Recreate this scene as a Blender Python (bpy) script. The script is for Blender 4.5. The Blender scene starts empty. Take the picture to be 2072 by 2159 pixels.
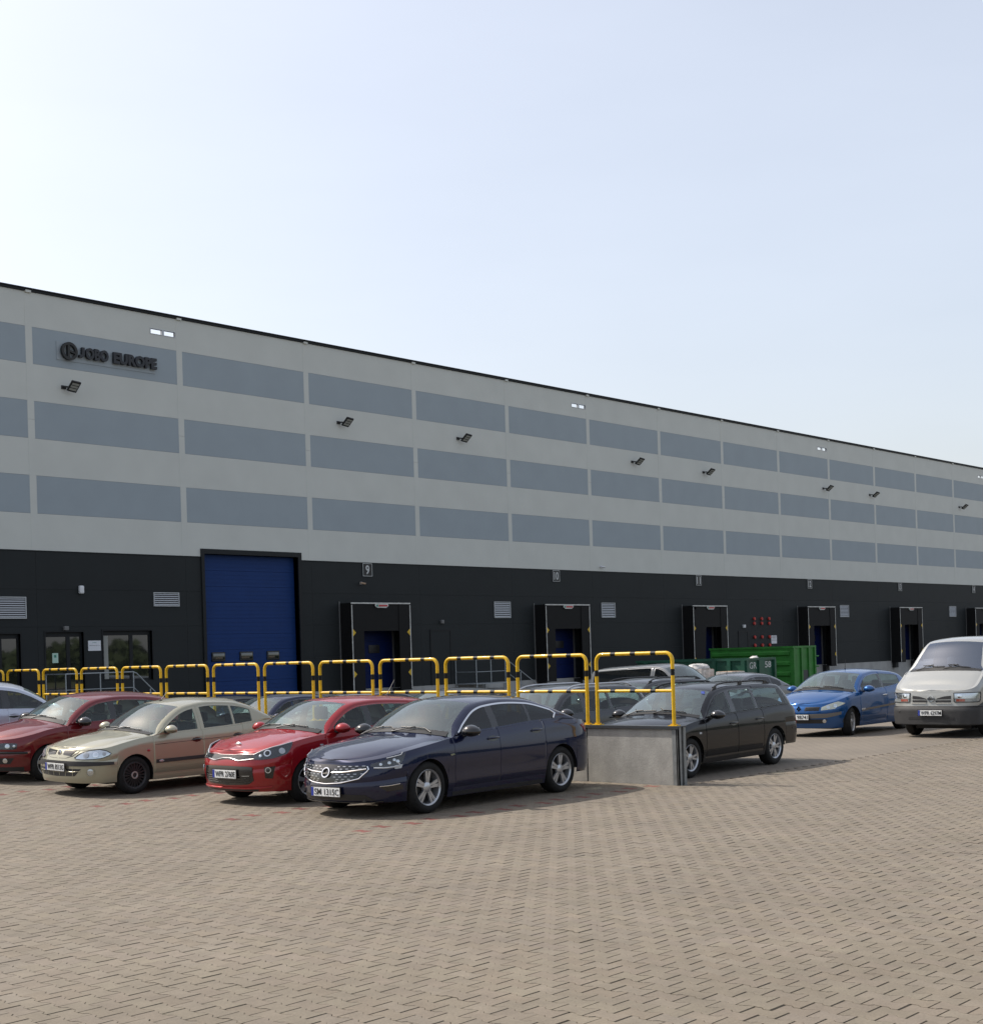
import bpy, bmesh, math, random
import numpy as np
from mathutils import Vector, Matrix

random.seed(7)
rng = np.random.default_rng(7)
SC = bpy.context.scene
COL = SC.collection
R = math.radians

# ------------------------------------------------------------------ camera
TH = 0.7341            # facade direction against the view direction
ROLL = -0.0304
CAMH = 2.04
cd = bpy.data.cameras.new('camera')
cam = bpy.data.objects.new('camera', cd)
COL.objects.link(cam)
SC.camera = cam
cd.sensor_fit = 'HORIZONTAL'
cd.sensor_width = 36.0
cd.lens = 2966.3 / 2072 * 36.0
cd.shift_y = 297.5 / 2072
cd.clip_end = 3000
_r0 = Vector((math.sin(TH), -math.cos(TH), 0)); _up = Vector((0, 0, 1)); _fw = Vector((math.cos(TH), math.sin(TH), 0))
_c, _s = math.cos(ROLL), math.sin(ROLL)
_rt = _c * _r0 + _s * _up
_u2 = -_s * _r0 + _c * _up
cam.matrix_world = Matrix(((_rt.x, _u2.x, -_fw.x, 0), (_rt.y, _u2.y, -_fw.y, 0), (_rt.z, _u2.z, -_fw.z, CAMH), (0, 0, 0, 1)))

# ------------------------------------------------------------------ sky, sun, exposure
SUN = Vector((-0.27, 0.90, 1.0)).normalized()       # direction towards the sun
sun_el = math.asin(SUN.z)
world = bpy.data.worlds.new('World'); SC.world = world; world.use_nodes = True
nt = world.node_tree
bg = nt.nodes['Background']
sky = nt.nodes.new('ShaderNodeTexSky'); sky.sky_type = 'NISHITA'; sky.sun_disc = False
sky.sun_elevation = sun_el
sky.sun_rotation = math.atan2(SUN.x, SUN.y)
sky.air_density = 1.0; sky.dust_density = 4.0; sky.ozone_density = 1.0; sky.altitude = 0
# thin even veil of high haze over the whole sky
vt = nt.nodes.new('ShaderNodeTexCoord'); vm = nt.nodes.new('ShaderNodeMapping'); vm.inputs['Scale'].default_value = (1.2, 1.2, 4.5)
vn = nt.nodes.new('ShaderNodeTexNoise'); vn.inputs['Scale'].default_value = 1.6; vn.inputs['Detail'].default_value = 5; vn.inputs['Roughness'].default_value = 0.55
vr = nt.nodes.new('ShaderNodeMapRange'); vr.inputs[1].default_value = 0.3; vr.inputs[2].default_value = 0.7; vr.inputs[3].default_value = 0.94; vr.inputs[4].default_value = 1.05
vc = nt.nodes.new('ShaderNodeMix'); vc.data_type = 'RGBA'; vc.blend_type = 'MULTIPLY'; vc.inputs[0].default_value = 1; vc.inputs[6].default_value = (3.62, 3.64, 3.70, 1)
va = nt.nodes.new('ShaderNodeMix'); va.data_type = 'RGBA'; va.blend_type = 'ADD'; va.inputs[0].default_value = 1
nt.links.new(vt.outputs['Generated'], vm.inputs['Vector']); nt.links.new(vm.outputs[0], vn.inputs['Vector']); nt.links.new(vn.outputs['Fac'], vr.inputs[0]); nt.links.new(vr.outputs[0], vc.inputs[7])
nt.links.new(sky.outputs[0], va.inputs[6]); nt.links.new(vc.outputs[2], va.inputs[7]); nt.links.new(va.outputs[2], bg.inputs[0]); bg.inputs[1].default_value = 0.12
sl = bpy.data.lights.new('sun', 'SUN'); sl.energy = 5.0; sl.angle = R(0.6); sl.color = (1.0, 0.94, 0.86)
so = bpy.data.objects.new('sun', sl); COL.objects.link(so)
so.rotation_euler = SUN.to_track_quat('Z', 'Y').to_euler(); so.location = (-10, 40, 60)
SC.view_settings.view_transform = 'Standard'; SC.view_settings.look = 'None'
SC.view_settings.exposure = 0.0; SC.view_settings.gamma = 1.0
SC.render.engine = 'CYCLES'
SC.cycles.use_denoising = True
SC.cycles.max_bounces = 8; SC.cycles.transparent_max_bounces = 16
SC.cycles.sample_clamp_indirect = 6.0

# ------------------------------------------------------------------ helpers
def srgb(r, g, b):
    f = lambda c: (c / 255 / 12.92) if c / 255 <= 0.04045 else ((c / 255 + 0.055) / 1.055) ** 2.4
    return (f(r), f(g), f(b), 1)

def mat(name, col, rough=0.6, metal=0.0, coat=0.0, noise=0.0, nscale=8.0, bump=0.0, bscale=60.0, spec=0.5, rnoise=0.0, dirt=None):
    m = bpy.data.materials.new(name); m.use_nodes = True
    n = m.node_tree; b = n.nodes['Principled BSDF']
    col = tuple(col[:3]) + (1,)
    b.inputs['Base Color'].default_value = col
    b.inputs['Roughness'].default_value = rough
    b.inputs['Metallic'].default_value = metal
    b.inputs['Specular IOR Level'].default_value = spec
    b.inputs['Coat Weight'].default_value = coat
    b.inputs['Coat Roughness'].default_value = 0.03
    if noise or bump or rnoise:
        tc = n.nodes.new('ShaderNodeTexCoord')
    if noise:
        tx = n.nodes.new('ShaderNodeTexNoise'); tx.inputs['Scale'].default_value = nscale; tx.inputs['Detail'].default_value = 6
        n.links.new(tc.outputs['Object'], tx.inputs['Vector'])
        mp = n.nodes.new('ShaderNodeMapRange'); mp.inputs[1].default_value = 0.3; mp.inputs[2].default_value = 0.7
        mp.inputs[3].default_value = 1 - noise; mp.inputs[4].default_value = 1 + noise
        n.links.new(tx.outputs['Fac'], mp.inputs[0])
        mx = n.nodes.new('ShaderNodeMix'); mx.data_type = 'RGBA'; mx.blend_type = 'MULTIPLY'; mx.inputs[0].default_value = 1
        mx.inputs[6].default_value = col
        n.links.new(mp.outputs[0], mx.inputs[7]); n.links.new(mx.outputs[2], b.inputs['Base Color'])
    if rnoise:
        t3 = n.nodes.new('ShaderNodeTexNoise'); t3.inputs['Scale'].default_value = nscale * 1.7; t3.inputs['Detail'].default_value = 5
        n.links.new(tc.outputs['Object'], t3.inputs['Vector'])
        m3 = n.nodes.new('ShaderNodeMapRange'); m3.inputs[1].default_value = 0.3; m3.inputs[2].default_value = 0.7
        m3.inputs[3].default_value = max(0, rough - rnoise); m3.inputs[4].default_value = rough + rnoise
        n.links.new(t3.outputs['Fac'], m3.inputs[0]); n.links.new(m3.outputs[0], b.inputs['Roughness'])
    if bump:
        t2 = n.nodes.new('ShaderNodeTexNoise'); t2.inputs['Scale'].default_value = bscale; t2.inputs['Detail'].default_value = 4
        n.links.new(tc.outputs['Object'], t2.inputs['Vector'])
        bp = n.nodes.new('ShaderNodeBump'); bp.inputs['Strength'].default_value = bump; bp.inputs['Distance'].default_value = 0.01
        n.links.new(t2.outputs['Fac'], bp.inputs['Height']); n.links.new(bp.outputs[0], b.inputs['Normal'])
    return m

def paint(name, col, metal=0.35, rough=0.32, coat=1.0):
    """car paint: flaked base under clear coat with a thin film of road dust in the low parts"""
    m = bpy.data.materials.new(name); m.use_nodes = True
    n = m.node_tree; b = n.nodes['Principled BSDF']
    tc = n.nodes.new('ShaderNodeTexCoord')
    sp = n.nodes.new('ShaderNodeSeparateXYZ'); n.links.new(tc.outputs['Object'], sp.inputs[0])
    ns = n.nodes.new('ShaderNodeTexNoise'); ns.inputs['Scale'].default_value = 3.5; ns.inputs['Detail'].default_value = 7
    n.links.new(tc.outputs['Object'], ns.inputs['Vector'])
    mr = n.nodes.new('ShaderNodeMapRange'); mr.inputs[1].default_value = 0.62; mr.inputs[2].default_value = 0.16
    mr.inputs[3].default_value = 0.0; mr.inputs[4].default_value = 0.12
    n.links.new(sp.outputs[2], mr.inputs[0])
    mu = n.nodes.new('ShaderNodeMath'); mu.operation = 'MULTIPLY'
    n.links.new(mr.outputs[0], mu.inputs[0]); n.links.new(ns.outputs['Fac'], mu.inputs[1])
    ad = n.nodes.new('ShaderNodeMath'); ad.operation = 'ADD'; ad.inputs[1].default_value = 0.003
    n.links.new(mu.outputs[0], ad.inputs[0])
    mx = n.nodes.new('ShaderNodeMix'); mx.data_type = 'RGBA'; n.links.new(ad.outputs[0], mx.inputs[0])
    mx.inputs[6].default_value = tuple(col[:3]) + (1,); mx.inputs[7].default_value = (0.22, 0.19, 0.15, 1)
    n.links.new(mx.outputs[2], b.inputs['Base Color'])
    b.inputs['Metallic'].default_value = metal; b.inputs['Roughness'].default_value = rough; b.inputs['Specular IOR Level'].default_value = 0.08
    b.inputs['Coat Weight'].default_value = coat; b.inputs['Coat Roughness'].default_value = 0.03
    return m

def glass(name, tint, ior=1.55, haze=0.0, two=1.0, gcol=(1, 1, 1)):
    m = bpy.data.materials.new(name); m.use_nodes = True
    n = m.node_tree; n.nodes.clear()
    out = n.nodes.new('ShaderNodeOutputMaterial')
    tr = n.nodes.new('ShaderNodeBsdfTransparent'); tr.inputs[0].default_value = tuple(tint) + (1,)
    gl = n.nodes.new('ShaderNodeBsdfGlossy'); gl.inputs['Roughness'].default_value = 0.02; gl.inputs[0].default_value = tuple(gcol) + (1,)
    ge = n.nodes.new('ShaderNodeNewGeometry'); vd = n.nodes.new('ShaderNodeVectorMath'); vd.operation = 'DOT_PRODUCT'
    n.links.new(ge.outputs['Incoming'], vd.inputs[0]); n.links.new(ge.outputs['Normal'], vd.inputs[1])
    f0 = ((ior - 1) / (ior + 1)) ** 2 * two
    def mth(op, a, b=None):
        q = n.nodes.new('ShaderNodeMath'); q.operation = op
        for k, v in ((0, a), (1, b)):
            if v is None: continue
            if isinstance(v, (int, float)): q.inputs[k].default_value = v
            else: n.links.new(v, q.inputs[k])
        return q
    ab = mth('ABSOLUTE', vd.outputs['Value']); iv = mth('SUBTRACT', 1.0, ab.outputs[0]); pw = mth('POWER', iv.outputs[0], 5.0)
    ml = mth('MULTIPLY', pw.outputs[0], 1 - f0); fr = mth('ADD', ml.outputs[0], f0)
    mx = n.nodes.new('ShaderNodeMixShader')
    n.links.new(fr.outputs[0], mx.inputs[0]); n.links.new(gl.outputs[0], mx.inputs[2])
    if haze:
        df = n.nodes.new('ShaderNodeBsdfDiffuse'); df.inputs[0].default_value = (0.46, 0.56, 0.55, 1)
        m2 = n.nodes.new('ShaderNodeMixShader'); m2.inputs[0].default_value = haze
        n.links.new(tr.outputs[0], m2.inputs[1]); n.links.new(df.outputs[0], m2.inputs[2])
        n.links.new(m2.outputs[0], mx.inputs[1])
    else:
        n.links.new(tr.outputs[0], mx.inputs[1])
    n.links.new(mx.outputs[0], out.inputs[0])
    return m

def concrete_wall_mat():
    m = mat('wall_concrete', (0.33, 0.32, 0.295), 0.85, bump=0.3, bscale=40)
    n = m.node_tree; b = n.nodes['Principled BSDF']; L = n.links.new
    tc = n.nodes.new('ShaderNodeTexCoord')
    mp = n.nodes.new('ShaderNodeMapping'); mp.inputs['Scale'].default_value = (5, 5, 0.55); L(tc.outputs['Object'], mp.inputs[0])
    a = n.nodes.new('ShaderNodeTexNoise'); a.inputs['Scale'].default_value = 1.3; a.inputs['Detail'].default_value = 6; L(mp.outputs[0], a.inputs['Vector'])
    c = n.nodes.new('ShaderNodeTexNoise'); c.inputs['Scale'].default_value = 3.2; c.inputs['Detail'].default_value = 8; c.inputs['Roughness'].default_value = 0.65; L(tc.outputs['Object'], c.inputs['Vector'])
    d = n.nodes.new('ShaderNodeTexNoise'); d.inputs['Scale'].default_value = 70; L(tc.outputs['Object'], d.inputs['Vector'])
    def rg(s_, lo, hi, x, y):
        q = n.nodes.new('ShaderNodeMapRange'); q.inputs[1].default_value = lo; q.inputs[2].default_value = hi; q.inputs[3].default_value = x; q.inputs[4].default_value = y; L(s_, q.inputs[0]); return q.outputs[0]
    def mul(x, y):
        q = n.nodes.new('ShaderNodeMath'); q.operation = 'MULTIPLY'; L(x, q.inputs[0]); L(y, q.inputs[1]); return q.outputs[0]
    f = mul(mul(rg(a.outputs['Fac'], 0.36, 0.70, 0.93, 1.06), rg(c.outputs['Fac'], 0.3, 0.7, 0.80, 1.14)), rg(d.outputs['Fac'], 0.3, 0.7, 0.94, 1.05))
    mx = n.nodes.new('ShaderNodeMix'); mx.data_type = 'RGBA'; mx.blend_type = 'MULTIPLY'; mx.inputs[0].default_value = 1; mx.inputs[6].default_value = (0.325, 0.315, 0.29, 1)
    L(f, mx.inputs[7]); L(mx.outputs[2], b.inputs['Base Color']); return m

def tag(o, label=None, cat=None, group=None, kind=None):
    if label: o['label'] = label
    if cat: o['category'] = cat
    if group: o['group'] = group
    if kind: o['kind'] = kind
    return o

def empty(name, loc, rz=0.0, label=None, cat=None, group=None, parent=None):
    o = bpy.data.objects.new(name, None); COL.objects.link(o); o.location = loc; o.rotation_euler = (0, 0, rz)
    o.empty_display_size = 0.3
    if parent: o.parent = parent
    return tag(o, label, cat, group)

def mesh(name, V, Fc, m, smooth=None):
    me = bpy.data.meshes.new(name)
    me.from_pydata([tuple(v) for v in V], [], [tuple(f) for f in Fc]); me.update()
    if m: me.materials.append(m)
    if smooth is not None:
        me.shade_smooth(); me.set_sharp_from_angle(angle=R(smooth))
    return me

def link(name, me, parent=None, loc=(0, 0, 0)):
    o = bpy.data.objects.new(name, me); COL.objects.link(o); o.location = loc
    if parent: o.parent = parent
    return o

class MB:
    def __init__(s): s.v = []; s.f = []
    def add(s, V, Fc):
        k = len(s.v); s.v += [tuple(float(c) for c in v) for v in V]; s.f += [tuple(i + k for i in f) for f in Fc]; return s
    def box(s, x0, x1, y0, y1, z0, z1):
        return s.add([(x0, y0, z0), (x1, y0, z0), (x1, y1, z0), (x0, y1, z0), (x0, y0, z1), (x1, y0, z1), (x1, y1, z1), (x0, y1, z1)],
                     [(0, 3, 2, 1), (4, 5, 6, 7), (0, 1, 5, 4), (1, 2, 6, 5), (2, 3, 7, 6), (3, 0, 4, 7)])
    def rbox(s, x0, x1, y0, y1, z0, z1, r=0.01, n=2):
        bm = bmesh.new(); bmesh.ops.create_cube(bm, size=1)
        for v in bm.verts:
            v.co = Vector(((x0 + x1) / 2 + v.co.x * (x1 - x0), (y0 + y1) / 2 + v.co.y * (y1 - y0), (z0 + z1) / 2 + v.co.z * (z1 - z0)))
        bmesh.ops.bevel(bm, geom=bm.edges[:], offset=r, segments=n, affect='EDGES', profile=0.6)
        bm.verts.index_update()
        s.add([v.co for v in bm.verts], [[v.index for v in f.verts] for f in bm.faces]); bm.free(); return s
    def tube(s, pts, r, n=10, cap=True):
        pts = [Vector(p) for p in pts]; rings = []
        rr = r if isinstance(r, (list, tuple)) else [r] * len(pts)
        t0 = (pts[1] - pts[0]).normalized()
        a = t0.orthogonal().normalized()
        for i, p in enumerate(pts):
            t = (pts[min(i + 1, len(pts) - 1)] - pts[max(i - 1, 0)]).normalized()
            a = (a - t * a.dot(t)).normalized(); b = t.cross(a)
            rings.append([p + (a * math.cos(2 * math.pi * k / n) + b * math.sin(2 * math.pi * k / n)) * rr[i] for k in range(n)])
        k0 = len(s.v); V = [v for q in rings for v in q]; Fc = []
        for i in range(len(pts) - 1):
            for k in range(n): Fc.append((i * n + k, i * n + (k + 1) % n, (i + 1) * n + (k + 1) % n, (i + 1) * n + k))
        if cap: Fc += [tuple(range(n))[::-1], tuple((len(pts) - 1) * n + k for k in range(n))]
        return s.add(V, Fc)
    def lathe(s, prof, c, axis='y', n=32, ang=(0, 2 * math.pi)):
        """prof: list of (radius, height along axis)"""
        V = []; full = abs(ang[1] - ang[0] - 2 * math.pi) < 1e-6; m = n if full else n + 1
        for r, h in prof:
            for k in range(m):
                a = ang[0] + (ang[1] - ang[0]) * k / n
                p = (r * math.cos(a), h, r * math.sin(a)) if axis == 'y' else ((h, r * math.cos(a), r * math.sin(a)) if axis == 'x' else (r * math.cos(a), r * math.sin(a), h))
                V.append((c[0] + p[0], c[1] + p[1], c[2] + p[2]))
        Fc = []
        for i in range(len(prof) - 1):
            for k in range(n if not full else n):
                k2 = (k + 1) % m
                Fc.append((i * m + k, i * m + k2, (i + 1) * m + k2, (i + 1) * m + k))
        return s.add(V, Fc)
    def prism(s, poly, d):
        """poly: list of 3d points, d: extrusion vector"""
        n = len(poly); V = [Vector(p) for p in poly] + [Vector(p) + Vector(d) for p in poly]
        Fc = [tuple(range(n)), tuple(range(2 * n - 1, n - 1, -1))] + [(i, (i + 1) % n, n + (i + 1) % n, n + i) for i in range(n)]
        return s.add(V, Fc)
    def ball(s, c, rx, ry, rz, n=16, m=10, f=None):
        V = []; Fc = []
        for i in range(m + 1):
            t = math.pi * i / m
            for k in range(n):
                a = 2 * math.pi * k / n
                p = [math.sin(t) * math.cos(a), math.sin(t) * math.sin(a), math.cos(t)]
                if f: p = f(p)
                V.append((c[0] + rx * p[0], c[1] + ry * p[1], c[2] + rz * p[2]))
        for i in range(m):
            for k in range(n): Fc.append((i * n + k, i * n + (k + 1) % n, (i + 1) * n + (k + 1) % n, (i + 1) * n + k))
        return s.add(V, Fc)
    def grid(s, G, flip=False):
        """G: array rows x cols x 3"""
        G = np.asarray(G); a, b = G.shape[:2]
        Fc = []
        for i in range(a - 1):
            for j in range(b - 1):
                q = (i * b + j, i * b + j + 1, (i + 1) * b + j + 1, (i + 1) * b + j)
                Fc.append(q[::-1] if flip else q)
        return s.add(G.reshape(-1, 3), Fc)
    def build(s, name, m, parent=None, smooth=None, off=None, fix=True):
        if off is not None: s.v = [(v[0] - off[0], v[1] - off[1], v[2] - off[2]) for v in s.v]
        me = mesh(name, s.v, s.f, m, None)
        if fix:
            bm = bmesh.new(); bm.from_mesh(me); bmesh.ops.recalc_face_normals(bm, faces=bm.faces[:]); bm.to_mesh(me); bm.free()
        if smooth is not None:
            me.shade_smooth(); me.set_sharp_from_angle(angle=R(smooth))
        return link(name, me, parent)

def text_mesh(txt, width, height, depth=0.002, bold=0.0):
    cu = bpy.data.curves.new('txt', 'FONT'); cu.body = txt; cu.extrude = 0.5; cu.offset = bold; cu.resolution_u = 3
    ob = bpy.data.objects.new('txt', cu); COL.objects.link(ob)
    dg = bpy.context.evaluated_depsgraph_get()
    me = bpy.data.meshes.new_from_object(ob.evaluated_get(dg))
    V = np.array([v.co[:] for v in me.vertices]); Fc = [tuple(p.vertices) for p in me.polygons]
    bpy.data.objects.remove(ob); bpy.data.curves.remove(cu); bpy.data.meshes.remove(me)
    lo, hi = V.min(0), V.max(0)
    V = (V - (lo + hi) / 2) / (hi - lo) * np.array([width, height, depth])
    return V, Fc

def put_text(name, txt, width, height, centre, right, up, m, parent, depth=0.003, bold=0.0):
    V, Fc = text_mesh(txt, width, height, depth, bold)
    r = np.array(right, float); u = np.array(up, float); nrm = np.cross(r, u)
    W = np.array(centre) + V[:, :1] * r + V[:, 1:2] * u + V[:, 2:] * nrm
    return link(name, mesh(name, W, Fc, m), parent)

# ------------------------------------------------------------------ materials
M = {}
M['light_panel'] = mat('light_cladding', (0.545, 0.565, 0.535), 0.55, spec=0.3, noise=0.035, nscale=0.8)
M['blue_panel'] = mat('grey_blue_cladding', (0.30, 0.35, 0.385), 0.55, spec=0.3, noise=0.03, nscale=0.9)
M['dark_panel'] = mat('anthracite_cladding', (0.021, 0.0245, 0.026), 0.6, spec=0.18, noise=0.06, nscale=0.9)
M['trim'] = mat('dark_flashing', (0.010, 0.012, 0.014), 0.5, spec=0.25)
M['core'] = mat('wall_core', (0.12, 0.12, 0.12), 0.8, noise=0.1)
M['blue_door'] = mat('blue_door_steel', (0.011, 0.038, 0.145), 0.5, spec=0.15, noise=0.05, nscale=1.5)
M['dock_blue_shaded'] = mat('shaded_dock_steel', (0.005, 0.013, 0.07), 0.5, spec=0.15)  # door blue darkened: shade behind the curtains is put into the colour
M['black_rubber'] = mat('black_rubber', (0.012, 0.012, 0.013), 0.7, bump=0.1)
M['curtain'] = mat('black_curtain', (0.008, 0.008, 0.0085), 0.65, spec=0.2, bump=0.25, bscale=6)
M['white_strip'] = mat('pale_strip', (0.5, 0.5, 0.48), 0.5, noise=0.2, nscale=3)
M['grey_strip'] = mat('grey_strip', (0.14, 0.14, 0.14), 0.5)
M['alu'] = mat('louvre_metal', (0.42, 0.44, 0.46), 0.4, metal=0.3)
M['galv'] = mat('galvanised_steel', (0.33, 0.36, 0.38), 0.45, metal=0.5, noise=0.12, nscale=20)
M['concrete'] = mat('concrete', (0.34, 0.33, 0.305), 0.85, noise=0.2, nscale=2.2, bump=0.3, bscale=40)
M['wall_concrete'] = concrete_wall_mat()
M['plinth'] = mat('plinth_concrete', (0.34, 0.34, 0.33), 0.85, noise=0.14, nscale=1.5, bump=0.2)
M['yellow'] = mat('yellow_enamel', (0.66, 0.40, 0.008), 0.38, coat=0.12, spec=0.35, noise=0.1, nscale=9)
M['band_black'] = mat('black_enamel', (0.006, 0.006, 0.006), 0.5, spec=0.25)
M['steel'] = mat('steel_channel', (0.23, 0.24, 0.24), 0.5, metal=0.4, noise=0.2, nscale=8)
M['dark_steel'] = mat('dark_steel', (0.05, 0.055, 0.06), 0.45, metal=0.4)
M['chrome'] = mat('chrome', (0.75, 0.76, 0.78), 0.08, metal=1.0)
M['alloy'] = mat('alloy_wheel', (0.45, 0.46, 0.48), 0.28, metal=0.75, noise=0.08, nscale=12)
M['alloy_dark'] = mat('dark_wheel', (0.03, 0.03, 0.033), 0.35, metal=0.3, noise=0.1)
M['brake'] = mat('brake_shadow', (0.02, 0.02, 0.021), 0.6)
M['tyre'] = mat('tyre_rubber', (0.011, 0.011, 0.011), 0.8, spec=0.3, noise=0.3, nscale=14, bump=0.25, bscale=90)
M['plastic'] = mat('black_plastic', (0.014, 0.014, 0.015), 0.5, bump=0.05)
M['gloss_black'] = mat('gloss_black', (0.008, 0.008, 0.009), 0.12, coat=0.5)
M['grey_plastic'] = mat('grey_plastic', (0.026, 0.026, 0.027), 0.6, noise=0.15, nscale=6, bump=0.08)
M['interior'] = mat('cabin_fabric', (0.028, 0.028, 0.03), 0.85)
M['seat'] = mat('seat_fabric', (0.04, 0.04, 0.043), 0.9)
M['headliner'] = mat('headliner', (0.30, 0.29, 0.27), 0.9)
M['reflector'] = mat('lamp_reflector', (0.62, 0.64, 0.66), 0.15, metal=0.9)
M['lamp_dark'] = mat('lamp_housing', (0.035, 0.037, 0.042), 0.25, metal=0.2)
M['lamp_white'] = mat('lamp_diffuser', (0.42, 0.44, 0.47), 0.2, coat=0.6)
M['lens'] = glass('lamp_lens', (0.93, 0.95, 0.96), 1.5)
M['red_lens'] = mat('red_lens', (0.30, 0.012, 0.014), 0.12, coat=0.8)
M['orange_lens'] = mat('orange_lens', (0.35, 0.06, 0.03), 0.15, coat=0.8)
M['plate'] = mat('plate_white', (0.72, 0.73, 0.72), 0.4)
M['plate_blue'] = mat('plate_blue', (0.01, 0.03, 0.28), 0.4)
M['ink'] = mat('black_ink', (0.012, 0.012, 0.012), 0.5)
M['glass_clear'] = glass('window_glass', (0.72, 0.86, 0.82), 1.52, 0.0)
M['glass_screen'] = glass('windscreen_glass', (0.58, 0.74, 0.70), 1.85, 0.05, 1.7, (0.93, 1.0, 1.0))
M['glass_dark'] = glass('privacy_glass', (0.10, 0.12, 0.13), 1.6, 0.0)
M['office_glass'] = mat('office_glass', (0.012, 0.014, 0.013), 0.02, spec=0.9, coat=1.0)
M['white_sign'] = mat('white_sign', (0.62, 0.64, 0.68), 0.4)
M['green_bright'] = mat('green_paint', (0.024, 0.165, 0.022), 0.5, noise=0.22, nscale=2.4)
M['green_dark'] = mat('dark_green_paint', (0.010, 0.070, 0.042), 0.5, noise=0.25, nscale=2.2)
M['card'] = mat('cardboard', (0.34, 0.235, 0.16), 0.8, noise=0.15, nscale=5)
M['film'] = mat('stretch_film', (0.52, 0.50, 0.48), 0.25, noise=0.3, nscale=9, bump=0.6, bscale=14)
M['wood'] = mat('pallet_wood', (0.30, 0.22, 0.13), 0.85, noise=0.2)
M['red_paint'] = mat('red_fitting', (0.42, 0.02, 0.015), 0.4)
M['yellow_mark'] = mat('yellow_marker', (0.62, 0.40, 0.02), 0.6)
M['white_letter'] = mat('white_lettering', (0.50, 0.52, 0.52), 0.6)
M['red_letter'] = mat('red_lettering', (0.45, 0.03, 0.03), 0.5)
M['green_letter'] = mat('green_lettering', (0.04, 0.22, 0.16), 0.5)
M['lamp_glow'] = mat('lamp_cover', (0.66, 0.68, 0.7), 0.4)
M['led'] = mat('led_panel', (0.36, 0.38, 0.36), 0.3)
M['vent_dark'] = mat('vent_shade_plate', (0.012, 0.012, 0.012), 0.7)
M['foliage'] = mat('far_foliage', (0.045, 0.065, 0.022), 0.8, noise=0.4, nscale=0.3)
# ------------------------------------------------------------------ ground
def paver_mat():
    m = bpy.data.materials.new('concrete_paver'); m.use_nodes = True
    n = m.node_tree; b = n.nodes['Principled BSDF']; L = n.links.new
    at = n.nodes.new('ShaderNodeAttribute'); at.attribute_name = 'tone'
    ge = n.nodes.new('ShaderNodeNewGeometry')
    big = n.nodes.new('ShaderNodeTexNoise'); big.inputs['Scale'].default_value = 0.55; big.inputs['Detail'].default_value = 5; big.inputs['Roughness'].default_value = 0.6
    fine = n.nodes.new('ShaderNodeTexNoise'); fine.inputs['Scale'].default_value = 55; fine.inputs['Detail'].default_value = 4
    mid = n.nodes.new('ShaderNodeTexNoise'); mid.inputs['Scale'].default_value = 5.5; mid.inputs['Detail'].default_value = 5
    for t in (big, fine, mid): L(ge.outputs['Position'], t.inputs['Vector'])
    def rng_(src, a, b_, lo=0.3, hi=0.7):
        q = n.nodes.new('ShaderNodeMapRange'); q.inputs[1].default_value = lo; q.inputs[2].default_value = hi
        q.inputs[3].default_value = a; q.inputs[4].default_value = b_; L(src, q.inputs[0]); return q.outputs[0]
    def mul(a, c):
        q = n.nodes.new('ShaderNodeMix'); q.data_type = 'RGBA'; q.blend_type = 'MULTIPLY'; q.inputs[0].default_value = 1
        L(a, q.inputs[6]); L(c, q.inputs[7]); return q.outputs[2]
    c = mul(at.outputs['Color'], rng_(big.outputs['Fac'], 0.90, 1.08))
    c = mul(c, rng_(mid.outputs['Fac'], 0.90, 1.09))
    c = mul(c, rng_(fine.outputs['Fac'], 0.90, 1.10))
    L(c, b.inputs['Base Color'])
    b.inputs['Roughness'].default_value = 0.8; b.inputs['Specular IOR Level'].default_value = 0.35
    bp = n.nodes.new('ShaderNodeBump'); bp.inputs['Strength'].default_value = 0.25; bp.inputs['Distance'].default_value = 0.004
    L(fine.outputs['Fac'], bp.inputs['Height']); L(bp.outputs[0], b.inputs['Normal'])
    return m
M['paver'] = paver_mat()

PU, PL, PW, Pn = 0.138, 0.224, 0.0825, 0.0555   # column pitch, paver length, half widths

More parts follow.
